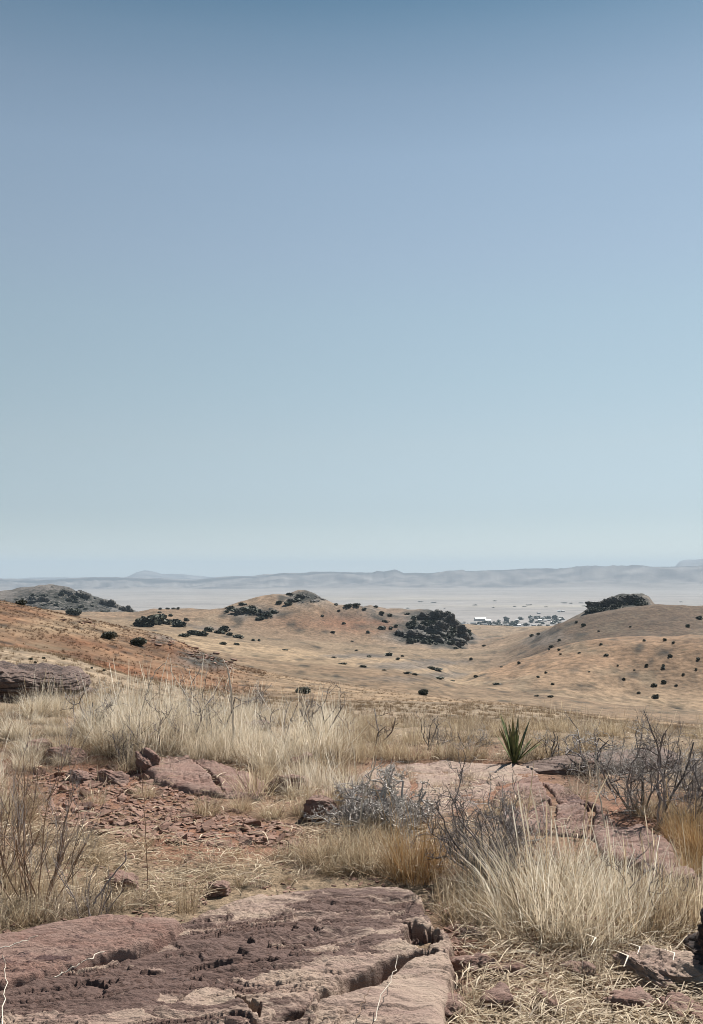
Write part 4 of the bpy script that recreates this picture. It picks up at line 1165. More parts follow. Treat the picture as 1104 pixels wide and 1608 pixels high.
shrub(-10, 1395, 200, 160, 9, 'rusty stemmed shrub entering from the edge beside the brown one', (TW_BROWN, TW_BROWN), stems=10, zig=.12, up=.7, spread=.38, kids=(3, 4), depth=4, rad=.004, thin=.8)
shrub(150, 1450, 100, 120, 18, 'dark thin stems rising from straw at the back of the reddish slab', (TW_DARK, TW_DARK), stems=6, zig=.14, up=.6, spread=.35, kids=(2, 3), depth=3, rad=.0035)
shrub(150, 1150, 78, 110, 10, 'brown grey wiry shrub beside the big dark boulder', (TW_DARK, TW_GREY), stems=9, zig=.28, up=.4, spread=.7, kids=(3, 4), depth=4, rad=.008)
shrub(335, 1160, 105, 90, 12, 'dark crooked bare shrub poking through the pale clump', (TW_DARK, TW_DARK), stems=6, zig=.26, up=.5, spread=.6, kids=(2, 4), depth=4, rad=.008)
shrub(245, 1185, 95, 90, 19, 'dark zigzag twigs half buried in the pale clump', (TW_DARK, TW_DARK), stems=6, zig=.3, up=.5, spread=.65, kids=(2, 4), depth=4, rad=.007)
shrub(500, 1165, 90, 110, 13, 'bare crooked shrub on the crest between pale tussocks', (TW_DARK, TW_DARK), stems=5, zig=.26, up=.5, spread=.6, kids=(2, 3), depth=4, rad=.008)
shrub(590, 1170, 80, 90, 14, 'thin leafless shrub leaning over the crest behind the bedrock sheet', (TW_DARK, TW_BROWN), stems=4, zig=.24, up=.5, spread=.55, kids=(2, 3), depth=4, rad=.007)
for k, (sx, sy, sh, lab) in enumerate([(300, 1175, 90, 'dark wiry twigs in the middle of the pale clump'), (440, 1165, 85, 'grey leafless twigs at the end of the pale clump nearer the yucca'), (680, 1175, 62, 'thin dark twigs in the tan grass behind the bedrock sheet'), (740, 1180, 60, 'sparse brown twigs in the tan grass beside the yucca'), (190, 1195, 60, 'grey twigs at the foot of the pale clump by the bare soil'), (870, 1190, 60, 'brown leafless twigs between yucca and zigzag shrub'), (1010, 1440, 110, 'dark twigs tangled in the straw behind the pitted boulder')]):
    shrub(sx, sy, sh, sh * 1.1, 300 + k, lab, (TW_DARK, TW_GREY if k % 2 else TW_DARK), stems=6, zig=.28, up=.45, spread=.6, kids=(2, 4), depth=4, rad=.006)
shrub(395, 1130, 60, 70, 20, 'purplish grey bare shrub rising behind the pale clump', (TW_DARK, TW_GREY), stems=8, zig=.24, up=.6, spread=.6, kids=(3, 4), depth=4, rad=.008)

# yucca: stiff leaves, each its own part
def yucca(px, py, hpx):
    m, nt, out = new_mat('yucca_leaf')
    tc = N(nt, 'ShaderNodeTexCoord'); sp = N(nt, 'ShaderNodeSeparateXYZ'); nt.links.new(tc.outputs['Object'], sp.inputs[0])
    n = noise(nt, 30.0, 2, .5, tc.outputs['Object'])
    col = mixc(nt, ramp(nt, n, [(.3, 0.), (.7, 1.)]), (.045, .062, .022), (.15, .165, .06))
    tn = N(nt, 'ShaderNodeAttribute', attribute_name='tone')
    col = mixc(nt, ramp(nt, tn.outputs['Fac'], [(.78, 0.), (1.0, 1.)]), col, (.30, .22, .10))
    p = N(nt, 'ShaderNodeBsdfPrincipled'); p.inputs['Roughness'].default_value = .42
    nt.links.new(col, p.inputs['Base Color']); nt.links.new(p.outputs[0], out.inputs['Surface'])
    h = hit(px, py); D = math.hypot(h.x, h.y); H = hpx * D / F0
    root = link('yucca', None, loc=(h.x, h.y, h.z), label='dark green yucca with stiff pointed leaves on the crest', cat='yucca')
    r = random.Random(4)
    for i in range(23):
        az = i * 2.39996 + r.uniform(-.2, .2)
        t = .05 + .92 * ((i + .5) / 23) ** 1.0
        if math.cos(az) < -.2: t *= .55
        if i % 6 == 5: continue
        L = H * r.uniform(.62, 1.08) * (1.02 - .22 * t)
        w = .030 * r.uniform(.8, 1.2)
        S = 8; V = []; F = []; T_ = []
        ud = Vector((math.cos(az), math.sin(az), 0)); sd = Vector((-math.sin(az), math.cos(az), 0))
        q = ud * .02; th = t
        for s in range(S + 1):
            f = s / S
            ww = w * (.8 + .5 * math.sin(min(f * 2.6, 1.57))) * (1 - f ** 2.2) * .5 + .0012
            dirv = ud * math.sin(th) + Vector((0, 0, math.cos(th)))
            nr = (dirv.cross(sd)).normalized()
            for a, b in ((-1, .28), (0, 0), (1, .28), (0, -.10)):
                v = q + sd * (a * ww) - nr * (b * ww * (-1))
                V.append(tuple(v)); T_.append(f)
            q = q + dirv * (L / S); th += r.uniform(.0, .03)
        for s in range(S):
            for k in range(4):
                k2 = (k + 1) % 4
                F.append((s * 4 + k, s * 4 + k2, s * 4 + 4 + k2, s * 4 + 4 + k))
        link('leaf', mesh_np('leaf', V, F, {'tone': T_}), m, parent=root)
yucca(808, 1197, 82)
# big crag masses, rougher than the slopes they stand on
R_CRAG = mat_rock('dark_crag_rock', (.060, .055, .048), (.016, .016, .014), (.12, .11, .095), .05, 1.0)
kr = random.Random(77)
for (cx, cy, wp, hp, dm, lab) in [(664, 968, 26, 10, 850, 'long dark crag at the head of the steep end of the middle hill'), (688, 967, 30, 12, 850, 'high dark crag crowning the steep end of the middle hill'), (707, 976, 24, 22, 850, 'steep dark cliff block on the outer edge of the middle hill'),
        (720, 990, 24, 20, 850, 'lower cliff block stepping down towards the town'), (690, 986, 34, 18, 850, 'broad dark crag face in the middle of the steep end'), (662, 988, 22, 10, 850, 'low dark crag on the inner side of the steep end'),
        (650, 1006, 30, 10, 850, 'dark crag at the foot of the reddish flank'), (680, 1008, 30, 10, 850, 'dark crag along the foot of the steep end'), (628, 1003, 18, 7, 850, 'small dark crag low on the reddish flank'), (712, 1006, 30, 8, 850, 'flat dark crag nearest the valley gap'),
        (470, 938, 16, 9, 850, 'dark crag on the shaded side of the rocky knob'), (455, 943, 12, 5, 850, 'small crag beside the rocky knob'), (415, 964, 22, 8, 850, 'crag with scrub below the rocky knob'), (380, 961, 16, 6, 850, 'low crag at the outer end below the knob'),
        (940, 955, 26, 10, 870, 'dark crag on the side of the rocky mound nearer the town'), (965, 948, 34, 10, 870, 'dark crag across the middle of the rocky mound'), (995, 945, 26, 7, 870, 'dark crag at the back of the rocky mound'),
        (170, 948, 26, 9, 1350, 'dark cliff below the pale road cut on the far grey hill'), (196, 957, 20, 8, 1350, 'dark end cliff of the far grey hill'), (130, 933, 24, 6, 1350, 'dark cap rock on top of the far grey hill'), (104, 928, 14, 4, 1350, 'small summit rock of the far grey hill'), (60, 940, 30, 7, 1350, 'grey crag on the flank of the far grey hill')]:
    h = hit(cx, cy + hp * .4, dmin=dm)
    if h is None or math.hypot(h.x, h.y) > 2300: continue
    D = math.hypot(h.x, h.y); w = wp * D / F0; hh = hp * D / F0
    rock('crag_rock', 0, 0, w * 1.15, w * .8, hh * 1.5, R_CRAG, lab, kr.randrange(9999), n=34, p=2.6, rough=.32, strata=.12, nstr=4, sink=.42, rz=kr.uniform(-.3, .3), var=kr.uniform(-.1, .4), at=h, cuts=4)


# single bleached stems and sticks
def stick(pts_px, lifts, r0, r1, label, mat, name='dry_cane', cat='cane'):
    P = []
    for (a, b, d) in pts_px:
        x, y, z = pdir(a, b); L = math.hypot(x, y)
        P.append(Vector((x / L * d, y / L * d, CZ + z / L * d)))
    # smooth the line
    Q = []
    for i in range(len(P) - 1):
        p0, p1, p2, p3 = P[max(i - 1, 0)], P[i], P[i + 1], P[min(i + 2, len(P) - 1)]
        for k in range(5):
            t = k / 5
            Q.append(.5 * ((2 * p1) + (p2 - p0) * t + (2 * p0 - 5 * p1 + 4 * p2 - p3) * t * t + (3 * p1 - p0 - 3 * p2 + p3) * t ** 3))
    Q.append(P[-1])
    jr = random.Random(len(label) * 7 + int(pts_px[0][0]))
    Q = [q + Vector((jr.gauss(0, 1), jr.gauss(0, 1), jr.gauss(0, 1))) * (.0035 if k else 0) for k, q in enumerate(Q)]
    o0 = Q[0].copy()
    V, F, T_ = tubes([([q - o0 for q in Q], r0, r1, .7)], 5)
    return link(name, mesh_np(name, V, F, {'tone': T_}), mat, loc=tuple(o0), label=label, cat=cat)
def dist_at(px, py):
    h = hit(px, py); return math.hypot(h.x, h.y)
d = dist_at(366, 1185)
stick([(366, 1185, d), (365, 1120, d), (362, 1075, d), (358, 1052, d), (350, 1036, d)], 0, .011, .005, 'tall thick bleached flower stalk standing above the pale clump', TW_PALE)
d = dist_at(222, 1180)
stick([(214, 1182, d), (222, 1120, d), (234, 1078, d), (246, 1052, d), (262, 1040, d)], 0, .006, .003, 'slender pale cane curving up out of the pale clump', TW_PALE)
d = dist_at(280, 1180)
stick([(290, 1180, d), (300, 1110, d), (268, 1052, d), (286, 1048, d)], 0, .005, .002, 'hooked pale cane bending over at its tip', TW_PALE)
d = dist_at(545, 1345)
stick([(560, 1330, d), (567, 1270, d), (580, 1225, d), (592, 1188, d)], 0, .005, .003, 'pale cane leaning across the silvery thorn shrub', TW_PALE)
d = dist_at(895, 1330)
stick([(950, 1300, d), (942, 1250, d), (938, 1210, d), (936, 1175, d)], 0, .005, .003, 'pale cane in front of the bare zigzag shrub', TW_PALE)
d = dist_at(238, 1400)
stick([(232, 1405, d), (230, 1330, d), (226, 1270, d), (222, 1205, d)], 0, .0028, .0015, 'thin orange cane in front of the stone chips', TW_BROWN)
stick([(147, 1420, 4.6), (165, 1390, 4.6), (196, 1352, 4.6), (197, 1336, 4.6)], 0, .0045, .0025, 'dark bent stick rising from the straw beside the reddish slab', TW_DARK, 'dry_stick', 'stick')
def on(a, b, z):
    x, y = plane_pt(a, b, z); return (a, b, math.hypot(x, y))
stick([on(-10, 1492, .16), on(20, 1484, .17), on(45, 1476, .175), on(60, 1468, .19)], 0, .0028, .0014, 'short white twig on the reddish slab', TW_PALE, 'dry_twig', 'twig')
stick([on(85, 1534, .14), on(110, 1524, .15), on(135, 1508, .175), (165, 1492, on(165, 1492, .18)[2])], 0, .0034, .0016, 'longer white twig bridging the joint between the slabs', TW_PALE, 'dry_twig', 'twig')
stick([on(5, 1620, .11), on(7, 1570, .13), on(9, 1530, .15), on(4, 1500, .2)], 0, .0022, .0012, 'upright white twig at the near end of the large slab', TW_PALE, 'dry_twig', 'twig')
stick([on(588, 1604, .11), on(600, 1560, .14), on(618, 1530, .16), on(624, 1500, .17)], 0, .0018, .001, 'pale curved stem lying over the crack in the large slab', TW_PALE, 'dry_twig', 'twig')
stick([on(560, 1600, .11), on(572, 1570, .14), on(582, 1552, .16)], 0, .0018, .001, 'short brown stem beside the crack in the large slab', TW_BROWN, 'dry_twig', 'twig')

R_GREYCH = mat_rock('grey_crag_rock', (.12, .11, .10), (.05, .045, .04), (.19, .175, .16), .05, .5)
GREYCH = []
for _chip in CHIPS:
    _c = _chip.copy(); _c.materials.clear(); _c.materials.append(R_GREYCH); GREYCH.append(_c)
# ------------------------------------------------------------------ bushes on the hills
def mat_leaf(name, c0, c1):
    m, nt, out = new_mat(name)
    tn = N(nt, 'ShaderNodeAttribute', attribute_name='tone')
    oi = N(nt, 'ShaderNodeObjectInfo')
    k = math_n(nt, 'ADD', math_n(nt, 'MULTIPLY', tn.outputs['Fac'], .7), math_n(nt, 'MULTIPLY', oi.outputs['Random'], .3))
    col = ramp(nt, k, [(.1, c0), (.9, c1)])
    p = N(nt, 'ShaderNodeBsdfPrincipled'); p.inputs['Roughness'].default_value = .7
    nt.links.new(col, p.inputs['Base Color']); nt.links.new(p.outputs[0], out.inputs['Surface'])
    return m
L_DARK = mat_leaf('juniper_green', (.022, .028, .016), (.085, .088, .048))
L_TOWN = mat_leaf('town_tree_green', (.035, .045, .03), (.10, .11, .075))

def leaf_cloud(seed, n, mat, leaf=.09, squash=.75, low=False):
    rs = np.random.RandomState(seed)
    # lobes
    k = 9
    lc = rs.normal(size=(k, 3)); lc /= np.linalg.norm(lc, axis=1)[:, None]
    lc *= rs.uniform(.15, .30, (k, 1)); lc[:, 2] = np.abs(lc[:, 2]) * .7 + .12
    lr = rs.uniform(.20, .34, k)
    w = rs.randint(0, k, n)
    v = rs.normal(size=(n, 3)); v /= np.linalg.norm(v, axis=1)[:, None]
    c = lc[w] + v * (lr[w] * rs.uniform(.55, 1.05, n) ** .5)[:, None]
    c[:, 2] = np.maximum(c[:, 2] * squash * 1.25 + .10, .0)
    a = rs.normal(size=(n, 3)); a /= np.linalg.norm(a, axis=1)[:, None]
    b = np.cross(a, rs.normal(size=(n, 3))); b /= np.linalg.norm(b, axis=1)[:, None]
    s = leaf * rs.uniform(.6, 1.3, n)[:, None]
    V = np.stack([c - a * s - b * s * .7, c + a * s - b * s * .5, c + a * s * .7 + b * s, c - a * s * .8 + b * s * .6], 1).reshape(-1, 3)
    F = np.arange(n * 4).reshape(n, 4)
    T_ = np.repeat(np.clip(rs.normal(.5, .25, n), 0, 1), 4)
    return mesh_np('foliage', V, F, {'tone': T_}, smooth=False)
BUSH = [leaf_cloud(s, 300, L_DARK) for s in range(5)]
for me in BUSH: me.materials.append(L_DARK)
BIG = [leaf_cloud(50 + s, 2200, L_DARK, .035) for s in range(3)]
for me in BIG: me.materials.append(L_DARK)
br = random.Random(12)
def bush(px, py, wpx, hpx, label, group=None, dmin=60, big=False, dmax=30000):
    h = hit(px, py, dmin=dmin, dmax=dmax)
    if h is None: return None
    D = math.hypot(h.x, h.y)
    w = wpx * D / F0; hh = hpx * D / F0
    me = BIG[br.randrange(3)] if big else BUSH[br.randrange(5)]
    if big:
        root = link('bush', None, loc=(h.x, h.y, h.z), label=label, cat='bush', group=group)
        f = link('foliage', me, parent=root, scale=(w * 1.1, w * 1.1, hh * 1.1)); f.rotation_euler = (0, 0, br.uniform(0, 6.28))
        lines = []
        for k in range(5):
            a = 1.2566 * k
            lines.append(([Vector((0, 0, -.05)), Vector((math.cos(a) * w * .12, math.sin(a) * w * .12, hh * .3)), Vector((math.cos(a) * w * .24, math.sin(a) * w * .24, hh * .6))], .05, .02, .4))
        V, F, T_ = tubes(lines, 5)
        link('trunk', mesh_np('trunk', V, F, {'tone': T_}), TW_DARK, parent=root)
        return root
    return link('bush', me, None, loc=(h.x, h.y, h.z - hh * .06), rz=br.uniform(0, 6.28), scale=(w * 1.15, w * 1.15, hh * 1.2), label=label, cat='bush', group=group)
bush(171, 1003, 22, 17, 'dark round bush on the brown hill, upper of the close pair', None, 60, True)
bush(217, 1014, 27, 19, 'dark round bush on the brown hill, lower of the close pair', None, 60, True)
bush(117, 966, 24, 16, 'dark bush standing on the shoulder of the brown hill', None, 60, True)
bush(33, 950, 16, 12, 'dark bush on the upper crest of the brown hill', None, 60, True)
bush(665, 1091, 16, 13, 'lone round dark bush on the open tan slope beyond the grass', None, 30, True)
bush(476, 1089, 24, 15, 'pale green bush showing through the grass on the tan slope', None, 14, True)
def many(lst, label, group, dmin=60):
    for px, py, w, h in lst: bush(px, py, w, h, label, group, dmin)
def dots(n, poly, wr, label, group, seed, dmin=60, flat=.75, dmax=30000):
    r = random.Random(seed); k = 0; tries = 0
    xs = [p[0] for p in poly]; ys = [p[1] for p in poly]
    while k < n and tries < n * 40:
        tries += 1
        px, py = r.uniform(min(xs), max(xs)), r.uniform(min(ys), max(ys))
        if not in_poly(px, py, poly): continue
        w = r.uniform(*wr)
        bush(px, py, w, w * flat * r.uniform(.7, 1.1), label, group, dmin, dmax=dmax); k += 1
many([(230, 984, 34, 24), (245, 980, 30, 20), (252, 972, 18, 12), (262, 981, 22, 12), (285, 983, 26, 10), (276, 978, 16, 9), (222, 976, 14, 8)], 'dark juniper in the dense thicket behind the brown hill shoulder, {n} from left', 'junipers in the thicket behind the brown hill', 200)
many([(300, 996, 24, 9), (316, 998, 22, 10), (328, 992, 18, 10), (345, 995, 16, 9), (353, 991, 18, 12), (290, 1000, 18, 8), (374, 1002, 16, 8), (362, 998, 12, 7), (350, 1012, 14, 5), (372, 1013, 9, 5), (398, 1007, 7, 5), (407, 1007, 5, 5)], 'low dark bush in the straggling row at the valley edge, {n} from left', 'low bushes along the valley edge', 200)
many([(252, 957, 6, 4), (262, 957, 8, 4), (272, 957, 8, 4), (280, 957, 6, 5), (293, 976, 8, 8), (268, 968, 8, 6), (250, 963, 8, 4)], 'tiny bush on the pale flat saddle, {n} from left', 'tiny bushes on the saddle', 300)
many([(372, 961, 20, 8), (386, 962, 24, 12), (402, 962, 20, 10), (362, 957, 14, 8), (430, 964, 16, 9), (418, 968, 18, 9), (408, 972, 16, 6), (395, 956, 16, 8), (380, 950, 14, 6), (455, 935, 12, 6), (470, 938, 16, 8), (465, 945, 18, 8), (440, 948, 12, 7), (452, 950, 14, 8), (356, 962, 8, 6)], 'dark scrub bush clinging to the rocky knob of the middle hill, {n} from left', 'scrub on the rocky knob', 800)
many([(547, 952, 12, 6), (560, 951, 14, 6), (528, 951, 8, 5), (572, 957, 8, 4), (590, 954, 8, 5), (598, 964, 10, 6), (612, 967, 8, 5), (533, 960, 6, 4), (640, 966, 10, 6), (605, 978, 12, 6), (600, 988, 14, 7), (614, 988, 8, 6), (622, 984, 8, 5), (644, 986, 6, 5), (578, 994, 7, 5), (506, 968, 6, 4), (540, 980, 6, 5), (523, 994, 8, 5)], 'small dark bush on the reddish flank of the middle hill, {n} from left', 'bushes on the reddish flank', 800)
dots(95, [(655, 968), (700, 962), (716, 976), (738, 998), (745, 1006), (700, 1012), (640, 1012), (625, 1004), (660, 995), (640, 980)], (6, 15), 'dark evergreen scrub on the steep end of the middle hill', 'scrub covering the steep end of the middle hill', 31, 800)
dots(60, [(918, 964), (947, 944), (977, 938), (1012, 943), (1022, 950), (960, 958)], (5, 12), 'dark scrub covering the rocky mound behind the rounded hill', 'scrub on the dark mound', 32, 850, .6)
dots(44, [(10, 940), (60, 934), (110, 928), (160, 944), (205, 958), (215, 968), (120, 965), (40, 948)], (4, 11), 'scrub bush on the far grey hill with the pale road cut', 'scrub on the far grey hill', 33, 1200, .5)
many([(1014, 1062, 0, 0)] if False else [(1041, 1073, 9, 7), (1027, 1078, 9, 7), (1029, 1096, 10, 8), (1003, 1089, 6, 4), (1041, 1050, 6, 4), (1012, 1007, 6, 4), (1043, 1006, 7, 5), (1057, 1010, 5, 4), (1052, 1031, 7, 5), (1016, 1046, 6, 5), (1042, 1047, 6, 5), (1096, 1036, 6, 5), (952, 1030, 7, 5), (970, 1046, 4, 3), (944, 1013, 5, 4), (877, 1022, 6, 5), (910, 1026, 5, 3), (880, 1028, 5, 3), (862, 1021, 4, 3), (814, 1043, 6, 6), (747, 1064, 7, 6), (857, 1057, 5, 4), (845, 1064, 5, 4), (1062, 1078, 5, 5), (980, 1067, 5, 4), (996, 1053, 4, 3), (1073, 1060, 5, 4), (925, 1056, 4, 3), (868, 1075, 5, 4), (1093, 1052, 4, 4)],
     'small dark bush on the bare tan hillside below the rounded hill, {n} from left', 'bushes dotted over the tan hillside', 300)
many([(1081, 985, 8, 7), (1098, 972, 8, 7), (915, 984, 9, 7), (878, 1006, 6, 4), (866, 1016, 8, 4), (845, 997, 6, 5), (940, 992, 4, 3), (990, 985, 4, 3), (835, 1000, 8, 6), (905, 978, 5, 4)], 'small bush on the rounded brown hill, {n} from left', 'bushes on the rounded brown hill', 560)
many([(611, 1030, 12, 7), (580, 1032, 9, 4), (568, 1048, 14, 5), (603, 1053, 8, 3), (686, 1052, 18, 5), (675, 1050, 14, 5), (740, 1036, 6, 5), (640, 1058, 12, 4), (652, 1061, 10, 4), (712, 1070, 9, 3), (690, 1066, 16, 5), (560, 1022, 6, 3), (625, 1036, 7, 5), (632, 1031, 5, 4), (539, 1043, 14, 4), (524, 1033, 9, 3), (448, 1021, 9, 3), (760, 1015, 6, 4), (553, 1008, 5, 3), (716, 1019, 8, 5), (787, 1048, 5, 3), (843, 1094, 8, 4), (865, 1095, 9, 5), (780, 1075, 12, 4)],
     'low bush by the dry wash on the valley floor, {n} from left', 'bushes along the dry wash', 250)
many([(55, 1042, 5, 5), (48, 1036, 6, 5), (100, 1036, 4, 4), (144, 1050, 4, 4), (163, 1054, 4, 5), (69, 1035, 5, 5)], 'tiny bush on the pale slope above the dark boulder, {n} from left', 'tiny bushes on the pale slope', 20)
# stones breaking out of the brown hill
hr_ = random.Random(3)
for k in range(46):
    if k < 26: px, py = hr_.uniform(285, 368), 0; py = 1012 + (px - 285) * .36 + hr_.uniform(-6, 14)
    elif k < 38: px, py = hr_.uniform(98, 170), hr_.uniform(968, 984)
    else: px, py = hr_.uniform(235, 275), hr_.uniform(1000, 1022)
    h = hit(px, py, dmin=60)
    D = math.hypot(h.x, h.y); s = hr_.uniform(5, 13) * D / F0
    if D > 400: continue
    o = link('outcrop_rock', CHIPS[k % 12], None, loc=(h.x, h.y, h.z + s * .1), scale=(s * 1.3, s, s * 1.4), rz=hr_.uniform(0, 6.28),
             label='angular reddish rock in the outcrop on the brown hill', cat='rock', group='outcrop rocks on the brown hill')

# pale road cut on the far grey hill
def ribbon(name, pts, wpx, dmin, col):
    P = []
    for a, b in pts:
        h = hit(a, b, dmin=dmin)
        if h: P.append(h)
    V = []
    for i, p in enumerate(P):
        D = math.hypot(p.x, p.y); f = p / D
        V.append((p.x, p.y, p.z + 1.0)); V.append((p.x - p.x / D * 1.0, p.y - p.y / D * 1.0, p.z + 1.0 - wpx * D / F0))
    F = [(2 * i, 2 * i + 1, 2 * i + 3, 2 * i + 2) for i in range(len(P) - 1)]
    m, nt, out = new_mat('pale_road_cut')
    g = N(nt, 'ShaderNodeNewGeometry')
    c = mixc(nt, noise(nt, .2, 4, .6, g.outputs['Position']), tuple(x * .7 for x in col), tuple(min(1, x * 1.2) for x in col))
    p = N(nt, 'ShaderNodeBsdfPrincipled'); p.inputs['Roughness'].default_value = .95
    nt.links.new(c, p.inputs['Base Color']); nt.links.new(p.outputs[0], out.inputs['Surface'])
    link(name, mesh_np(name, V, F), m, kind='structure')
ribbon('dirt_road', [(152, 949), (160, 951), (168, 954), (178, 957), (190, 960), (204, 963)], 2.2, 1200, (.55, .50, .44))
ribbon('dirt_road', [(86, 937), (92, 938), (98, 939), (105, 941)], 1.5, 1200, (.5, .45, .4))

# ------------------------------------------------------------------ the little town on the plain
def flat_mat(name, c, rough=.7):
    m, nt, out = new_mat(name)
    g = N(nt, 'ShaderNodeNewGeometry')
    k = mixc(nt, noise(nt, .15, 3, .6, g.outputs['Position']), tuple(x * .85 for x in c), tuple(min(1, x * 1.1) for x in c))
    p = N(nt, 'ShaderNodeBsdfPrincipled'); p.inputs['Roughness'].default_value = rough
    nt.links.new(k, p.inputs['Base Color']); nt.links.new(p.outputs[0], out.inputs['Surface'])
    return m
WALLS = [flat_mat('cream_wall', (.45, .42, .38)), flat_mat('grey_wall', (.28, .27, .26)), flat_mat('brown_wall', (.20, .16, .13))]
ROOFS = [flat_mat('white_metal_roof', (.48, .48, .47), .5), flat_mat('grey_roof', (.22, .22, .22)), flat_mat('dark_roof', (.12, .11, .11))]
GLASS = flat_mat('dark_window', (.03, .035, .04), .2)
def house(px, py, wpx, hpx, rz, wi, ri, label, group, long_=.55, dmin=3000, nwin=0):
    h = hit(px, py, dmin=dmin)
    D = math.hypot(h.x, h.y); w = wpx * D / F0; H = max(hpx * D / F0, 4.0); d = w * long_
    root = link('house', None, loc=(h.x, h.y, h.z), rz=rz, label=label, cat='house', group=group)
    wh = H * .62; rh = H - wh
    V = [(-w/2,-d/2,-.5),(w/2,-d/2,-.5),(w/2,d/2,-.5),(-w/2,d/2,-.5),(-w/2,-d/2,wh),(w/2,-d/2,wh),(w/2,d/2,wh),(-w/2,d/2,wh),(-w/2,0,wh+rh*.94),(w/2,0,wh+rh*.94)]
    F = [(0,1,5,4),(2,3,7,6),(0,3,2,1),(1,2,6,5),(3,0,4,7),(4,8,7,7),(5,6,9,9)]
    F = [f for f in F]
    me = bpy.data.meshes.new('wall'); me.from_pydata(V, [], [f if len(set(f)) == 4 else tuple(dict.fromkeys(f)) for f in F]); me.update()
    link('wall', me, WALLS[wi], parent=root)
    o = .8
    V = [(-w/2-o,-d/2-o,wh-.3),(w/2+o,-d/2-o,wh-.3),(w/2+o,0,wh+rh),(-w/2-o,0,wh+rh),(w/2+o,d/2+o,wh-.3),(-w/2-o,d/2+o,wh-.3)]
    V += [(x, y, z + .35) for x, y, z in V]
    F = [(0,3,2,1),(3,5,4,2),(6,7,8,9),(9,8,10,11),(0,1,7,6),(5,11,10,4),(1,2,8,7),(2,4,10,8),(0,6,9,3),(3,9,11,5)]
    me = bpy.data.meshes.new('roof'); me.from_pydata(V, [], F); me.update()
    link('roof', me, ROOFS[ri], parent=root)
    for k in range(nwin):
        x = -w / 2 + w * (k + .5) / nwin
        V = [(x-1.2,-d/2-.1,1.0),(x+1.2,-d/2-.1,1.0),(x+1.2,-d/2-.1,2.6),(x-1.2,-d/2-.1,2.6),(x-1.2,-d/2+.05,1.0),(x+1.2,-d/2+.05,1.0),(x+1.2,-d/2+.05,2.6),(x-1.2,-d/2+.05,2.6)]
        me = bpy.data.meshes.new('window'); me.from_pydata(V, [], [(0,1,2,3),(4,7,6,5),(0,4,5,1),(3,2,6,7),(0,3,7,4),(1,5,6,2)]); me.update()
        link('window', me, GLASS, parent=root)
    return root
house(754, 975, 17, 5.5, .1, 0, 0, 'long white roofed shed, largest building of the distant town', None, .6, nwin=4)
house(766, 977, 9, 4.5, .3, 1, 0, 'white roofed building adjoining the long shed in the distant town', None, .6, nwin=2)
house(743, 981, 8, 4, -.2, 0, 1, 'pale building in front of the long shed in the distant town', None, .6, nwin=2)
hs_ = random.Random(8)
for k, (px, py) in enumerate([(727, 981), (734, 984), (750, 983), (763, 982), (775, 983), (809, 982), (815, 983), (822, 982), (829, 981), (838, 983), (848, 975), (842, 978), (856, 976), (862, 975), (868, 979), (836, 973), (844, 972), (853, 972), (872, 973), (880, 973), (812, 975), (820, 973), (790, 982), (798, 983), (735, 996), (741, 997), (757, 992), (768, 994), (725, 986), (729, 979), (846, 964), (878, 961), (884, 961), (870, 969), (862, 970)]):
    h = house(px, py, hs_.uniform(3.5, 6.5), hs_.uniform(2.2, 3.2), hs_.uniform(-.6, .6), hs_.randrange(3), hs_.choice([0, 0, 0, 1, 1, 2]), 'small distant house of the town on the plain', 'houses of the distant town', .65, dmin=2200)
TT = [leaf_cloud(80 + s, 90, L_TOWN, .15, .9) for s in range(4)]
for me in TT: me.materials.append(L_TOWN)
def tree(px, py, w, h, label, group, dmin=2400):
    p = hit(px, py, dmin=dmin); D = math.hypot(p.x, p.y)
    return link('tree', TT[hs_.randrange(4)], None, loc=(p.x, p.y, p.z), rz=hs_.uniform(0, 6.28), scale=(w * D / F0 * 1.2, w * D / F0 * 1.2, h * D / F0 * 1.25), label=label, cat='tree', group=group)
tree(795, 976, 9, 9, 'tallest tree of the distant town', None)
for k in range(95):
    if k < 30: px, py = hs_.uniform(765, 812), hs_.uniform(976, 985)
    elif k < 60: px, py = hs_.uniform(810, 884), hs_.uniform(970, 984)
    elif k < 75: px, py = hs_.uniform(722, 765), hs_.uniform(978, 986)
    elif k < 85: px, py = hs_.uniform(838, 884), hs_.uniform(970, 974)
    else: px, py = hs_.uniform(730, 805), hs_.uniform(988, 998)
    w = hs_.uniform(4, 8)
    tree(px, py, w, w * hs_.uniform(.45, .7), 'dark rounded tree among the houses of the distant town', 'trees of the distant town')
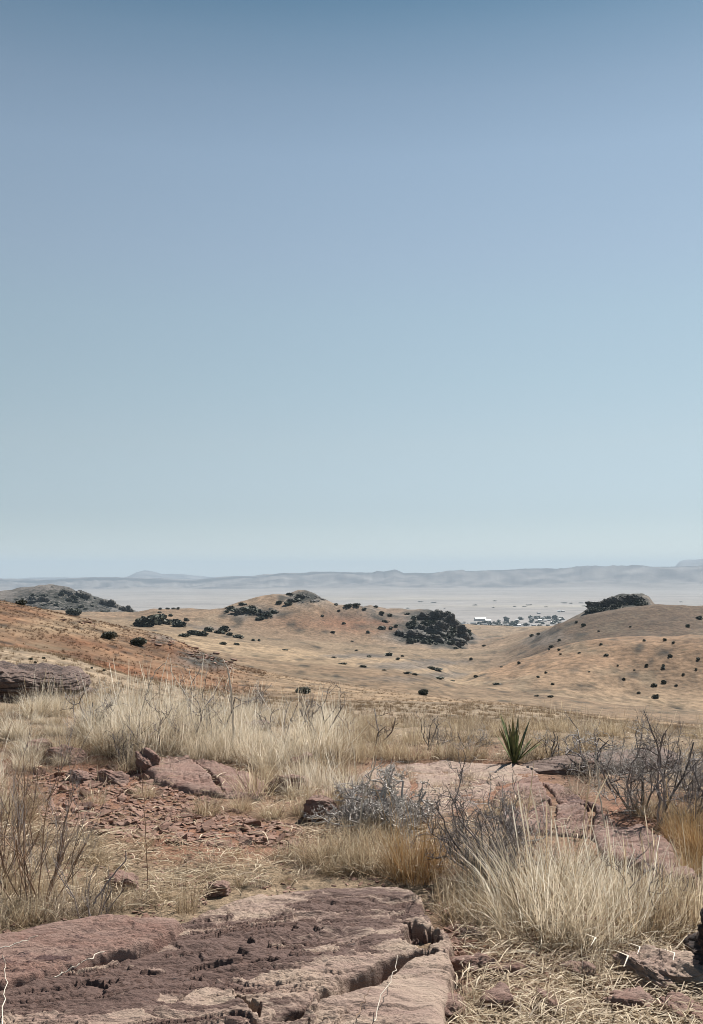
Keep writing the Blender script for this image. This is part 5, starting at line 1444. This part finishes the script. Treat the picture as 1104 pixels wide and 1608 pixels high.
for k in range(26):
    px, py = hs_.uniform(560, 1090), hs_.uniform(944, 968)
    tree(px, py, hs_.uniform(3, 9), 1.3, 'faint tree line clump far out on the plain', 'tree clumps far out on the plain', 3000)

# boulders on the crags, lighter than the scrub between them
ck = random.Random(21)
for (cx, cy, rx, ry, n, dm, s0, s1, lab, grp) in [(482, 938, 30, 9, 34, 850, 3, 8, 'grey boulder on the rocky knob of the middle hill', 'boulders on the rocky knob'),
        (690, 992, 44, 20, 30, 850, 3, 7, 'dark boulder on the steep end of the middle hill', 'boulders on the steep end'),
        (400, 966, 34, 8, 20, 850, 3, 7, 'grey boulder below the rocky knob among scrub', 'boulders below the rocky knob'),
        (100, 944, 90, 14, 50, 1300, 3, 9, 'grey crag rock on the far grey hill', 'crag rocks on the far grey hill'),
        (970, 950, 40, 8, 16, 850, 3, 7, 'dark crag rock on the mound behind the rounded hill', 'crag rocks on the dark mound')]:
    for _ in range(n):
        px, py = ck.gauss(cx, rx * .5), ck.gauss(cy, ry * .5)
        h = hit(px, py, dmin=dm)
        if h is None: continue
        D = math.hypot(h.x, h.y)
        if D > dm * 1.9: continue
        s = ck.uniform(s0, s1) * D / F0
        o = link('crag_rock', GREYCH[ck.randrange(12)], None, loc=(h.x, h.y, h.z), scale=(s * 1.4, s, s * 1.8), rz=ck.uniform(0, 6.28), label=lab, cat='rock', group=grp)

# alike things that stand in a row are told apart by their order from the left
ORD = 'first second third fourth fifth sixth seventh eighth ninth tenth eleventh twelfth thirteenth fourteenth fifteenth sixteenth seventeenth eighteenth nineteenth twentieth'.split()
def ordinal(i):
    if i < 20: return ORD[i]
    if i == 29: return 'thirtieth'
    return 'twenty-' + ORD[i - 20] if i < 29 else 'thirty-' + ORD[i - 30]
rows = {}
for o in COL.objects:
    l = o.get('label')
    if l and '{n}' in l: rows.setdefault(l, []).append(o)
for l, os_ in rows.items():
    os_.sort(key=lambda o: math.atan2(o.location.x, o.location.y))
    for i, o in enumerate(os_): o['label'] = l.replace('{n}', ordinal(i))
